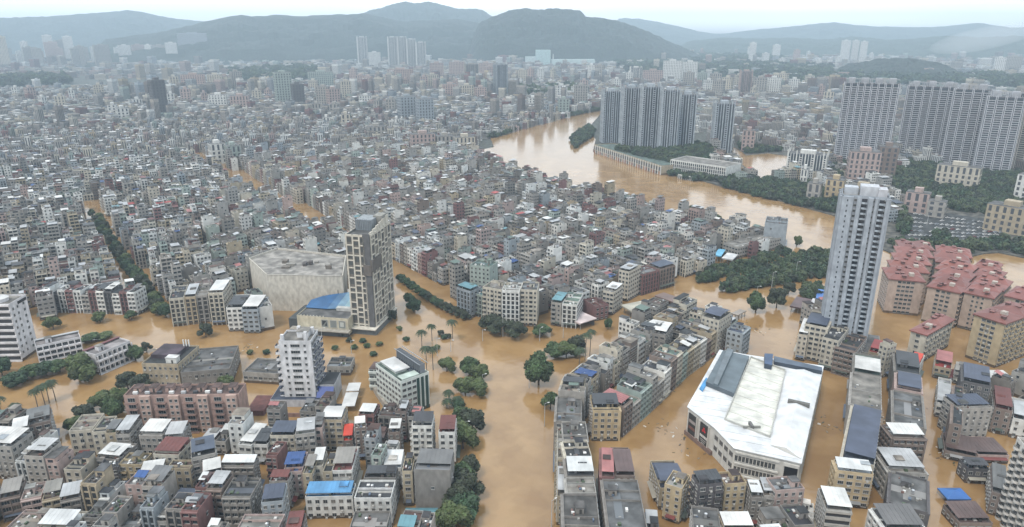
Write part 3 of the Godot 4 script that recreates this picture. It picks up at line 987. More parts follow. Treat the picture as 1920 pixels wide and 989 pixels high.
func houses_west() -> void:
	for l in [
		"445 838 472 838 506 801 | 3 | white | white | win win win win | white | low white house under a long white sheet roof by the school pond",
		"474 838 502 836 524 804 | 3 | white | dark | win win win win | dark | low white house with dark gridded roof beside the long white sheet",
		"506 820 552 820 560 798 | 4 | cream | slate | bal win win win | slate | cream house with a slate-grey pitched roof",
		"554 817 590 817 593 786 | 5 | grey | cloud | bal win win win | cloud | grey balconied house with a row of pale skylights",
		"602 791 641 791 650 767 | 5 | beige | white | win win win win | white | beige gabled house with bright white roof, tallest by the pond",
		"590 806 601 806 608 782 | 5 | pink | grey | win win win win | grey | thin pinkish house squeezed beside the beige gable",
		"643 830 661 830 665 798 | 3 | brown | orange | win win win win | orange | little house under a bright orange-red awning",
		"665 806 686 806 686 792 | 5 | brown | white | win win blank win | white | slim dark brown house with white cap roof",
		"531 888 566 888 577 852 | 4 | pink | blue | win win win win | blue | house under a large deep-blue sheet roof",
		"568 892 584 892 597 862 | 4 | beige | pale | win win win win | pale | narrow beige house east of the deep-blue roof",
		"585 878 605 878 613 850 | 4 | cream | pale | win win win win | white | narrow cream house with a long white shed",
		"607 888 620 888 634 852 | 4 | beige | dark | win win win win | no | narrow beige house with a pipe-filled deck",
		"622 886 660 886 672 842 | 4 | white | pinkred | win win win win | pale | white house with broad pinkish flat roof and grey eave",
		"572 936 661 934 668 911 | 3 | white | sky | win win win win | sky | white house with a bright sky-blue roof",
		"664 938 733 938 744 904 | 4 | white | dark | win win win win | no | white house with a broad black deck beside the sky-blue roof",
		"652 1004 722 1004 734 962 | 4 | concrete | grey | win win win win | no | lower concrete house under the broad black deck",
		"682 900 742 900 749 882 | 4 | concrete | dark | win win win win | dark | concrete house behind the broad black deck",
		"695 858 714 858 726 836 | 5 | mint | green | win win win win | no | narrow mint-green house with a green planted terrace",
		"718 882 752 882 758 852 | 3 | white | white | win win win win | white | white house with an L of dazzling white roof",
		"754 888 773 887 778 858 | 5 | beige | dark | win win win win | no | beige slim house with side windows by the concrete frame",
		"776 884 844 886 848 852 | 6 | concrete | grey | blank blank win win | grey | large unfinished concrete block with long vertical cracks",
		"772 802 810 802 827 781 | 6 | white | dark | bal win win bal | dark | white block with stacked grey balconies by the avenue trees",
		"822 814 853 814 856 788 | 5 | white | rust | win win win win | rust | white house with rust-brown terrace by the avenue trees",
		"728 814 750 814 754 796 | 4 | brown | grey | win win win win | white | brown house with one small white roof box by the pond",
		"698 832 720 832 730 806 | 2 | brown | brown | win win win win | brown | low brown house with a hollow dark roof by the pond",
		"412 877 476 877 482 862 | 4 | concrete | white | log win win win | white | concrete house under a long curved white shed",
		"505 906 540 906 546 890 | 4 | grey | rust | win win win win | rust | grey house with dark red roof below the deep-blue roof",
		"416 935 470 935 482 900 | 5 | concrete | dark | log win win win | no | dark concrete house with a terrace of poles",
		"490 945 530 945 538 912 | 5 | blue | grey | win win win win | slate | blue-grey house with plain wall beside the terrace of poles",
		"440 1003 518 1003 528 968 | 4 | pink | pale | log win win win | no | pinkish grey loggia house at the bottom frame edge",
		"536 1000 566 1000 574 968 | 4 | brown | brown | win win win win | rust | brown shadowed house at the bottom frame edge",
		"758 978 822 978 826 960 | 1 | blue | teal | win win win win | teal | low shed with teal roof and white wall by the avenue hedge trees",
	]:
		surveyed(l, "village_house", "house", WEST)

func houses_faces() -> void:
	for l in [
		"316 563 344 560 352 536 | 6 | cream | dark | piers win win win | no | cream corner house with white piers at the tree-lined street",
		"345 560 366 558 376 536 | 6 | beige | grey | piers win win win | cloud | beige piered house next to the corner of the tree-lined street",
		"367 557 388 555 396 532 | 6 | grey | pale | piers win win win | no | grey piered house third from the tree-lined street",
		"389 553 418 550 434 528 | 7 | cream | cloud | piers win win win | white | tallest cream house with white tower-like piers on the crossroads",
		"425 578 452 581 470 556 | 5 | white | dark | win win win win | dark | white house of paired windows left of the rounded corner",
		"453 582 482 584 502 560 | 5 | blue | dark | win win win win | white | pale blue house of stacked windows at the rounded corner",
		"484 583 508 572 498 556 | 5 | white | grey | blank blank win win | no | blank white end house beside the beige mall wall",
		"905 540 940 546 948 531 | 8 | cream | pale | bal win win win | no | cream curved flats with grey balconies, west wing",
		"941 546 974 548 980 533 | 8 | white | pale | piers win win win | no | white curved flats with glazed bays, middle wing",
		"975 548 1008 544 1012 529 | 8 | cream | grey | bal blank win win | no | cream curved flats with blank end wall, east wing",
		"881 499 918 504 928 492 | 9 | mint | green | win blank win blank | no | mint-green block rising behind the cream curved flats",
		"857 541 882 549 892 538 | 6 | blue | green | piers win win win | teal | blue-green glazed house beside the mint block",
		"883 550 904 556 914 546 | 5 | mint | teal | piers win win win | no | teal house with checkered cornice beside the cream curved flats",
		"1034 568 1052 572 1066 556 | 5 | grey | green | bal win win win | teal | grey house with round balconies right of the blank end wall",
		"1054 572 1082 574 1094 552 | 5 | white | green | piers win win win | no | white house with dark window strips by the maroon flat roof",
		"1094 564 1117 578 1138 571 | 3 | maroon | brown | blank win win win | no | maroon-walled house with flat brown deck",
		"1133 545 1148 553 1166 540 | 5 | cream | white | win win win win | white | cream stepped house with white parapets beside the slender tower house",
		"1160 508 1180 512 1203 500 | 7 | cream | pale | win win win win | cloud | slender cream tower house with a sloping pale roof",
		"1205 517 1236 508 1228 495 | 5 | maroon | grey | piers win win win | no | brick-red house with white window piers on the river road",
		"1238 507 1266 499 1258 487 | 5 | brown | grey | piers win win win | slate | brown house with white window piers, next along the river road",
		"1435 418 1476 424 1478 412 | 7 | blue | grey | blank win win win | no | blank pale-blue block alone on the river point",
		"1384 466 1470 446 1460 434 | 3 | grey | pale | win win win win | no | long grey low house along the river point",
	]:
		surveyed(l, "corner_house", "house", FACES)

# ---------------------------------------------------------------- the town that fills the rest
func street_rows() -> void:
	# a row of terraced houses north of the side channel, white and maroon by turns
	var a := at(64, 545, 16)
	var b := at(252, 551, 16)
	a.y = 0
	b.y = 0
	var x := (b - a).normalized()
	var z := x.cross(Vector3.UP)
	var n := 13
	var w := a.distance_to(b) / n
	for i in n:
		var st: int = 5 if i % 4 != 2 else 4
		var D := 13.0
		var t := Transform3D(Basis(x, Vector3.UP, z), a + x * w * (i + 0.5) - z * D * 0.5)
		own({"t": t, "W": w - 0.4, "D": D}, 0.1)
		var k := Kit.new()
		k.lod = 0
		var wc: String = ["maroon", "white", "dark", "white", "maroon", "white", "grey"][i % 7]
		house(k, Transform3D(), w - 0.06, D, st, vary(WALL[wc], 0.06), vary(ROOF.dark, 0.2), ["piers" if i % 2 else "log", "win" if i == n - 1 else "none", "win", "none"])
		var ord: String = ["first", "second", "third", "fourth", "fifth", "sixth", "seventh", "eighth", "ninth", "tenth", "eleventh", "twelfth", "thirteenth"][i]
		var o := thing("channel_house", fresh("%s terrace house, %s from the white tower in the channel row" % [{"dark": "black-fronted"}.get(wc, wc), ord]), "house", t.origin, t.basis, "terraced houses along the side channel")
		commit(k, o)

# a closed chain of terraced houses along a surveyed roof edge, their fronts on its outer side
func chain(edge: String, h: float, depth: float, widths: Vector2, outward: float, front: String, who: String, group: String) -> void:
	var line := poly(edge, h)
	var names := ["first", "second", "third", "fourth", "fifth", "sixth", "seventh", "eighth", "ninth", "tenth", "eleventh", "twelfth", "thirteenth", "fourteenth", "fifteenth", "sixteenth", "seventeenth", "eighteenth", "nineteenth", "twentieth", "twenty-first", "twenty-second", "twenty-third", "twenty-fourth"]
	var i := 0
	for s in line.size() - 1:
		var a := line[s]
		var b := line[s + 1]
		var L := a.distance_to(b)
		var n := maxi(1, int(round(L / rng.randf_range(widths.x, widths.y))))
		var w := L / n
		var x := (b - a) / L
		var out := Vector2(-x.y, x.x) * outward
		for j in n:
			var dd := depth * rng.randf_range(0.85, 1.1)
			var c := a + x * w * (j + 0.5) - out * dd * 0.5
			var z := Vector3(out.x, 0, out.y)
			var t := Transform3D(Basis(Vector3.UP.cross(z), Vector3.UP, z), Vector3(c.x, 0, c.y))
			own({"t": t, "W": w - 0.3, "D": dd}, -0.2)
			var k := Kit.new()
			k.lod = 0
			var wn: String = ["grey", "grey", "concrete", "cream", "beige", "white", "grey", "mint", "brown"][rng.randi() % 9]
			var dn: String = ["grey", "dark", "dark", "pale", "green"][rng.randi() % 5]
			var says := house(k, Transform3D(), w - 0.04, dd, [4, 5, 5, 5, 6][rng.randi() % 5], vary(WALL[wn], 0.08), vary(ROOF[dn], 0.15), [front, "blank" if j == n - 1 else "none", "win", "blank" if j == 0 else "none"])
			var lb := "%s house%s, %s %s" % [wn, " with " + says.split(" and ")[0] if says != "" else "", names[mini(i, 23)], who]
			var o := thing("chain_house", fresh(lb), "house", t.origin, t.basis, group)
			commit(k, o)
			if i % 4 == 0:
				refs.append([c, lb])
			i += 1

func chains() -> void:
	chain("1050 742 1056 722 1070 700 1104 672 1136 650 1176 624 1216 600 1250 580", 17.0, 12.5, Vector2(6.5, 8.5), -1.0, "log", "from the avenue in the western chain", "houses of the western chain between avenue and canal")
	chain("1168 766 1200 740 1231 714 1257 690 1288 662 1324 636 1350 616", 16.0, 13.5, Vector2(6.5, 8.5), 1.0, "log", "from the tan block in the canal-facing chain", "houses of the canal-facing chain")

const WALL_PICK := ["grey", "grey", "grey", "grey", "white", "white", "white", "concrete", "concrete", "grey", "cream", "beige", "pink", "brown", "blue", "mint", "cream", "maroon", "white", "grey"]
const DECK_PICK := ["grey", "grey", "dark", "dark", "pale", "brown", "pale", "grey"]
var clumps := FastNoiseLite.new()
var top_q := 1.0
var picked: Array = []          # [size in the picture, transform, W, D, n, wall name, deck name, lod, front kind]

func nearest_ref(p: Vector2) -> Array:
	var best := 1e9
	var out := []
	for r in refs:
		var d: float = p.distance_to(r[0])
		if d < best:
			best = d
			out = r
	return [best, out]

func spot(c: Vector2, ax: Vector2, W: float, D: float, far: float) -> void:
	var n := 4
	var q := rng.randf_range(0.0, top_q)
	if q < 0.12: n = 2
	elif q < 0.3: n = 3
	elif q < 0.6: n = 4
	elif q < 0.85: n = 5
	elif q < 0.96: n = 6
	else: n = 8
	if far > 1500.0:
		n += rng.randi_range(0, 2)
		if clumps.get_noise_2d(c.x, c.y) > 0.22 and rng.randf() < 0.16:
			n = rng.randi_range(9, 19)
	var z := Vector3(-ax.y, 0, ax.x)
	if z.z < 0:
		z = -z
	var x := Vector3.UP.cross(z)
	var t := Transform3D(Basis(x, Vector3.UP, z), Vector3(c.x, 0, c.y))
	var p := pix(t.origin + Vector3(0, n * 2.0, 0))
	var size := 0.0
	if p.x > 10 and p.x < 1910 and p.y > 5 and p.y < 985:
		size = W * n * 3.2 / (p.z * p.z)
	var lod := 1 if far < 620 else (2 if far < 1150 else 3)
	picked.append([size, t, W, D, n, WALL_PICK[rng.randi() % WALL_PICK.size()], DECK_PICK[rng.randi() % DECK_PICK.size()], lod, ["win", "log", "bal", "piers", "win", "win"][rng.randi() % 6]])

func fill(area: PackedVector2Array, turn: float, keep: float, limits: Vector2, scale := 1.0) -> void:
	var lo := area[0]
	var hi := area[0]
	for q in area:
		lo = lo.min(q)
		hi = hi.max(q)
	var cell := 165.0
	var gx := int((hi.x - lo.x) / cell) + 3
	var gz := int((hi.y - lo.y) / cell) + 3
	var seeds := {}
	for i in range(-1, gx):
		for j in range(-1, gz):
			seeds[Vector2i(i, j)] = [lo + Vector2(i + rng.randf_range(0.2, 0.8), j + rng.randf_range(0.2, 0.8)) * cell, turn + rng.randf_range(-0.13, 0.13)]
	for key in seeds:
		var s: Array = seeds[key]
		var o: Vector2 = s[0]
		if o.length() > limits.y + 200 or o.length() < limits.x - 200:
			continue
		var a: float = s[1]
		var ax := Vector2(cos(a), sin(a))
		var ay := Vector2(-ax.y, ax.x)
		var v := -145.0
		var row := 0
		while v < 145.0:
			var far0 := o.length()
			var D := rng.randf_range(8.5, 12.5) * scale
			if far0 > 1600: D *= 1.35
			var u := -145.0 + rng.randf_range(0, 6)
			while u < 145.0:
				var W := rng.randf_range(4.0, 8.0) * scale
				if rng.randf() < 0.12: W *= 1.6
				if far0 > 1600: W *= 1.7
				var c := o + ax * (u + W * 0.5) + ay * (v + D * 0.5)
				u += W + (0.12 if rng.randf() < 0.8 else 2.2)
				var far := c.length()
				if far < limits.x or far > limits.y or rng.randf() > keep or not Geometry2D.is_point_in_polygon(c, area):
					continue
				var mine: float = c.distance_squared_to(o)
				var other := false
				for di in [-1, 0, 1]:
					for dj in [-1, 0, 1]:
						var kk: Vector2i = key + Vector2i(di, dj)
						if kk != key and seeds.has(kk) and c.distance_squared_to(seeds[kk][0]) < mine:
							other = true
				if other:
					continue
				var dd := D * rng.randf_range(0.82, 1.0)
				if not free_at(c, ax, W * 0.5 - 0.1, dd * 0.5):
					continue
				claim(c, ax, W * 0.5 - 0.12, dd * 0.5)
				spot(c, ax, W, dd, far)
			v += D + (1.6 if row % 2 == 0 else 5.0)
			row += 1

const COUNT := ["no", "one", "two", "three", "four", "five", "six", "seven", "eight", "nine", "ten", "eleven", "twelve", "thirteen", "fourteen", "fifteen", "sixteen", "seventeen", "eighteen", "nineteen", "twenty", "twenty-one"]
const TENS := ["ten", "twenty", "thirty", "forty", "fifty", "sixty", "seventy", "eighty", "ninety", "a hundred"]

func build_town() -> void:
	picked.sort_custom(func(a, b): return a[0] > b[0])
	var far_kit := Kit.new()
	far_kit.one = "house_block"
	var made := 0
	for e in picked:
		var wall := vary(WALL[e[5]], 0.14)
		var deck := vary(ROOF[e[6]], 0.25)
		var sides := [e[8], "win" if e[2] > 5 and rng.randf() < 0.5 else "blank", "win" if e[7] < 2 else "none", "win" if rng.randf() < 0.4 else "blank"]
		if made < 290 and e[0] > 0.0:
			made += 1
			var k := Kit.new()
			k.lod = 1
			var says := house(k, Transform3D(), e[2], e[3], e[4], wall, deck, sides)
			var o := thing("town_house", "", "house", e[1].origin, e[1].basis, "houses of the dense old town")
			commit(k, o)
			var p := Vector2(e[1].origin.x, e[1].origin.z)
			var near := nearest_ref(p)
			var who: String = near[1][1]
			var short := " ".join(who.split(",")[0].split(" ").slice(0, 4))
			for w in ["with", "of", "by", "in", "at", "the", "a", "and", "under", "beside", "behind", "white-roofed"]:
				if short.ends_with(" " + w): short = short.trim_suffix(" " + w)
			var d: Vector2 = p - near[1][0]
			var side := ("behind" if d.y < 0 else "in front of") if absf(d.y) > absf(d.x) else ("west of" if d.x < 0 else "east of")
			var look := "%s %s-storey house" % [{"concrete": "bare concrete", "dark": "dark grey"}.get(e[5], e[5]), COUNT[e[4]]]
			if says != "": look += " with " + says.split(" and ")[0]
			else: look += " with open " + {"grey": "grey", "dark": "black", "pale": "pale", "brown": "brown"}[e[6]] + " deck"
			var label := "%s, %s the %s" % [look, side, short]
			if used_labels.has(label):
				label = "%s, %s metres %s %s" % [look, TENS[clampi(int(near[0] / 10.0), 0, 9)], side, short]
			var q := 0
			while used_labels.has(label) and q < 8:
				label = "%s, %s %s lane %s %s" % [look, e[8], ["first", "second", "third", "fourth", "fifth", "sixth", "seventh", "eighth"][q], side, short]
				label = label.replace("win ", "plain-fronted ").replace("log ", "loggia-fronted ").replace("bal ", "balconied ").replace("piers ", "pier-fronted ")
				q += 1
			used_labels[label] = true
			o.set_meta("label", label)
		else:
			far_kit.lod = e[7]
			house(far_kit, e[1], e[2], e[3], e[4], wall, deck, sides)
	var root := Node3D.new()
	put(root, "dense_town")
	tag(root, "grey mass of far town houses that blend into one another towards the hills", "housing", "", "stuff")
	commit(far_kit, root)
	for c in root.get_children():
		c.set_meta("kind", "stuff")
	print("houses ", picked.size(), " single ", made)

# ---------------------------------------------------------------- landmarks
func prism(m: MB, pl: PackedVector2Array, y0: float, y1: float, col: Color, side: Color, top := true) -> void:
	var ccw := not Geometry2D.is_polygon_clockwise(pl)
	for i in pl.size():
		var a := pl[i]
		var b := pl[(i + 1) % pl.size()]
		if ccw:
			var s := a; a = b; b = s
		m.quad(Vector3(a.x, y0, a.y), Vector3(b.x, y0, b.y), Vector3(b.x, y1, b.y), Vector3(a.x, y1, a.y), side)
	if top:
		var ix := Geometry2D.triangulate_polygon(pl)
		for i in range(0, ix.size(), 3):
			var a := Vector3(pl[ix[i]].x, y1, pl[ix[i]].y)
			var b := Vector3(pl[ix[i + 1]].x, y1, pl[ix[i + 1]].y)
			var c := Vector3(pl[ix[i + 2]].x, y1, pl[ix[i + 2]].y)
			if (b - a).cross(c - a).y < 0:
				m.tri(a, c, b, col)
			else:
				m.tri(a, b, c, col)

func sheet_poly(pl: PackedVector2Array, y: float, col: Color, mat_: String, called: String, parent: Node = null, thick := 0.0) -> MeshInstance3D:
	var m := MB.new()
	prism(m, pl, y - thick, y, col, col)
	return single(called, {mat_: m}, parent)

func panel(k: Kit, t: Transform3D, x: float, y: float, w: float, h: float, called := "window") -> void:
	k.wins.append(["panel", t * Transform3D(Basis.from_scale(Vector3(w, h, 1)), Vector3(x, y, 0)), called])

func hotel() -> void:
	var H := 66.0
	var r := traced("643 446 697 442 743 410", H)
	r.D = 34.0
	r.t.origin = (at(643, 446, H) + at(697, 442, H)) * 0.5 - r.t.basis.z * r.D * 0.5
	r.t.origin.y = 0
	own(r, 3)
	var o := thing("hotel_tower", fresh("tall grey tower with a pale grid of window frames and dark corner stripe"), "tower", r.t.origin, r.t.basis)
	refs.append([Vector2(r.t.origin.x, r.t.origin.z), "tall grey gridded tower"])
	var k := Kit.new()
	var t := Transform3D()
	var W: float = r.W
	var D: float = r.D
	var grey := lin(120, 118, 114)
	var pale := lin(214, 208, 194)
	shell(k, t, W, D, H, grey, ROOF.grey, 1.2)
	for s in 4:
		var L := W if s % 2 == 0 else D
		var ft := t * face_of(W, D, s)
		var cols: Array = [0.0, 0.28, 0.56, 0.74] if s == 0 else [0.04, 0.2, 0.36, 0.52, 0.68, 0.84, 1.0]
		var m := k.mb("facade_grid", "wall")
		var lastc: float = cols[cols.size() - 1]
		for c in cols:
			m.box(ft, Vector3((c - 0.5) * L, H * 0.5 + 2, 0.3), Vector3(0.9, H - 4, 0.6), pale, 2)
		for i in cols.size() - 1:
			var x0: float = (cols[i] - 0.5) * L
			var x1: float = (cols[i + 1] - 0.5) * L
			var y := 6.0
			while y < H - 2.0:
				var h: float = minf([3.4, 3.4, 6.8, 5.0, 6.8][rng.randi() % 5], H - y)
				m.box(ft, Vector3((x0 + x1) * 0.5, y, 0.28), Vector3(x1 - x0 - 0.8, 0.7, 0.56), pale, 2)
				if s < 2:
					if s == 1 and rng.randf() < 0.5:
						m.box(ft, Vector3((x0 + x1) * 0.5, y + h * 0.5, 0.26), Vector3(0.35, h - 0.7, 0.5), pale, 3)
					panel(k, ft, (x0 + x1) * 0.5, y + h * 0.5, x1 - x0 - 0.9, h - 0.8)
				y += h
			m.box(ft, Vector3((x0 + x1) * 0.5, H + 0.6, 0.28), Vector3(x1 - x0 + 0.8, 1.4, 0.56), pale, 2)
		if s == 0:
			k.mb("corner_stripe", "wall").box(ft, Vector3((lastc + 1.0 - 1.0) * L * 0.5 + L * 0.0 + 0.0, H * 0.5, 0.35), Vector3((1.0 - lastc) * L - 1.0, H, 0.7), lin(84, 84, 86), 2)
			# the stripe fills the last bay of the front
	k.parts.corner_stripe.wall = MB.new()
	k.mb("corner_stripe", "wall").box(t * face_of(W, D, 0), Vector3(W * 0.5 - 2.3, H * 0.5 + 1, 0.3), Vector3(4.6, H + 2, 0.6), lin(100, 100, 102), 2)
	k.mb("dark_box", "wall").box(t, Vector3(W * 0.5 + 0.6, H - 19, D * 0.5 - 6.5), Vector3(1.6, 8, 15), lin(104, 98, 94), 0)
	k.mb("dark_box", "wall").box(t, Vector3(W * 0.5 - 2.2, H - 22, D * 0.5 + 0.7), Vector3(5.2, 7, 1.4), lin(112, 106, 100), 0)
	# roof: louvred plant house and a stepped screen along the long side
	k.mb("plant_house", "wall").box(t, Vector3(-2.0, H + 3.5, -4), Vector3(11, 7, 14), lin(150, 156, 160))
	for i in 9:
		k.mb("plant_house", "paint").box(t, Vector3(-7.0 + i * 1.25, H + 3.9, 3.2), Vector3(0.3, 7.4, 0.5), lin(116, 124, 132), 1)
	k.mb("plant_house", "wall").box(t, Vector3(4.5, H + 4, -10), Vector3(6, 8, 9), lin(150, 148, 142))
	for i in 6:
		var hh := 2.5 + i * 0.9
		k.mb("roof_screen#%d" % i, "wall").box(t, Vector3(W * 0.5 - 0.3, H + hh * 0.5, D * 0.5 - 3.0 - i * 5.4), Vector3(0.6, hh, 4.6), pale)
	# low plinth standing in the water
	k.mb("plinth", "wall").box(t, Vector3(0, 1.6, 1.0), Vector3(W + 3, 5.2, D + 4), lin(112, 116, 116))
	k.mb("plinth", "wall").box(t, Vector3(0, 4.4, 2.0), Vector3(W + 4, 0.5, D + 6), pale)
	commit(k, o)

func mall() -> void:
	var H := 26.0
	var k := Kit.new()
	var a := at2(467, 487, H)
	var b := at2(500, 518, H)
	var c := at2(642, 521, H)
	var d := at2(648, 482, H)
	var e := at2(520, 468, H)
	var pl := PackedVector2Array([a, b, c, d, e])
	var cen := (a + c) * 0.5
	var loc := PackedVector2Array()
	for p in pl: loc.append(p - cen)
	blocked.append(Geometry2D.offset_polygon(pl, 2.0)[0])
	var o := thing("shopping_mall", fresh("windowless beige mall box with a curved corner beside the gridded tower"), "building", Vector3(cen.x, 0, cen.y))
	refs.append([cen, "windowless beige mall box"])
	var beige := lin(208, 202, 190)
	prism(k.mb("wall", "wall"), loc, -1, H + 1.2, ROOF.pale, beige, false)
	var inner: PackedVector2Array = Geometry2D.offset_polygon(loc, -0.5)[0]
	prism(k.mb("roof", "roof"), loc, H, H + 0.02, lin(158, 154, 148), beige)
	var iw := PackedVector2Array(inner)
	iw.reverse()
	prism(k.mb("parapet", "wall"), iw, H, H + 1.2, beige, beige, false)
	for i in loc.size():
		var p := loc[i]
		var q := loc[(i + 1) % loc.size()]
		var m := (p + q) * 0.5
		var x := (q - p).normalized()
		k.mb("parapet", "wall").box(Transform3D(Basis(Vector3(x.x, 0, x.y), Vector3.UP, Vector3(x.x, 0, x.y).cross(Vector3.UP)), Vector3(m.x, H + 1.25, m.y)), Vector3.ZERO, Vector3(p.distance_to(q) + 0.4, 0.12, 0.6), beige)
	for i in 9:
		var s := Vector3(rng.randf_range(2, 7), rng.randf_range(1.2, 3), rng.randf_range(2, 5))
		k.mb("roof_clutter", "wall").box(Transform3D(), Vector3(rng.randf_range(-18, 26), H + s.y * 0.5, rng.randf_range(-16, 4)), s, [lin(120, 112, 104), lin(90, 86, 84), lin(150, 146, 140)][i % 3])
	commit(k, o)
	# the low annexe with posters, and the sloping blue awning roof behind its front wall
	var r := traced("556 593 652 600 650 572", 12)
	own(r, 1)
	var o2 := thing("cinema_annexe", fresh("low cream annexe with three framed posters on its front beside the gridded tower"), "building", r.t.origin, r.t.basis)
	var k2 := Kit.new()
	var W: float = r.W
	var D: float = r.D
	shell(k2, Transform3D(), W, D, 12, lin(206, 198, 176), ROOF.grey, 0.6)
	var ft := face_of(W, D, 0)
	k2.mb("plinth", "wall").box(ft, Vector3(0, 1.5, 0.5), Vector3(W, 5, 1.0), lin(96, 96, 94), 2)
	k2.mb("canopy", "wall").box(ft, Vector3(-1, 4.6, 2.2), Vector3(W + 5, 0.6, 4.6), lin(170, 164, 152), 0)
	k2.mb("dark_wing", "wall").box(Transform3D(), Vector3(-W * 0.5 - 3, 4.5, 0), Vector3(6, 11, D), lin(74, 78, 78))
	for i in 3:
		var x := 1.5 + i * 6.0
		var q := "poster#%d" % i
		k2.mb(q, "paint").box(ft, Vector3(x, 8.3, 0.12), Vector3(4.8, 5.4, 0.24), lin(168, 166, 158), 2)
		k2.mb(q + "/picture", "paint").box(ft, Vector3(x, 8.3, 0.26), Vector3(4.1, 4.7, 0.06), lin(120, 124, 122), 2)
		if i == 0:
			var m := k2.mb(q, "paint")
			m.tri(ft * Vector3(x - 1.6, 10.3, 0.31), ft * Vector3(x - 1.6, 6.6, 0.31), ft * Vector3(x + 1.5, 10.3, 0.31), lin(38, 42, 44))
			m.tri(ft * Vector3(x - 0.2, 6.6, 0.31), ft * Vector3(x + 1.6, 6.6, 0.31), ft * Vector3(x + 1.6, 9.2, 0.31), lin(38, 42, 44))
		elif i == 2:
			k2.mb(q, "paint").box(ft, Vector3(x, 8.3, 0.3), Vector3(2.6, 3.2, 0.04), lin(176, 178, 172), 2)
	for i in 8:
		k2.mb("ridge_lamp#%d" % i, "paint").box(ft, Vector3(-W * 0.5 + 3 + i * 2.2, 12.9, -0.2), Vector3(0.5, 0.6, 0.5), lin(190, 186, 170))
	commit(k2, o2)
	var o3 := thing("awning_roof", fresh("big sloping awning roof, deep blue fading to pale blue panels, under the beige mall wall"), "roof", r.t.origin, r.t.basis)
	var m3 := Kit.new()
	var n := 7
	for i in n:
		var f := float(i) / n
		var g := float(i + 1) / n
		var c0 := lin(52, 100, 148).lerp(lin(166, 200, 208), smoothstep(0.3, 0.85, f))
		var q := "roof_panel#%d" % i
		var x0 := -W * 0.5 + W * f + 0.03
		var x1 := -W * 0.5 + W * g - 0.03
		var z0 := -1.0 - maxf(0.0, f - 0.5) * D * 0.8
		var z1 := -1.0 - (D + 4.0) * (0.3 + 0.7 * sqrt(f))
		var y0 := -1.0 - maxf(0.0, g - 0.5) * D * 0.8
		var y1 := -1.0 - (D + 4.0) * (0.3 + 0.7 * sqrt(g))
		m3.mb(q, "tin").quad(Vector3(x0, 12.9, z0), Vector3(x1, 12.9, y0), Vector3(x1, 15.0 + 2.0 * g, y1), Vector3(x0, 15.0 + 2.0 * f, z1), c0)
		m3.mb(q, "tin").quad(Vector3(x0, 14.8 + 2.0 * f, z1), Vector3(x1, 14.8 + 2.0 * g, y1), Vector3(x1, 12.7, y0), Vector3(x0, 12.7, z0), c0)
		m3.mb(q, "tin").quad(Vector3(x0, 12.7, z0), Vector3(x1, 12.7, y0), Vector3(x1, 12.9, y0), Vector3(x0, 12.9, z0), c0)
	m3.mb("white_ledge", "wall").box(Transform3D(), Vector3(W * 0.3, 13.2, -2.4), Vector3(W * 0.36, 2.2, 3.4), lin(196, 196, 192), 0)
	for i in 4:
		m3.mb("post#%d" % i, "paint").box(Transform3D(), Vector3(-W * 0.45 + W * 0.3 * i, 8.0, -D - 2), Vector3(0.4, 18, 0.4), lin(110, 110, 110))
	commit(m3, o3)

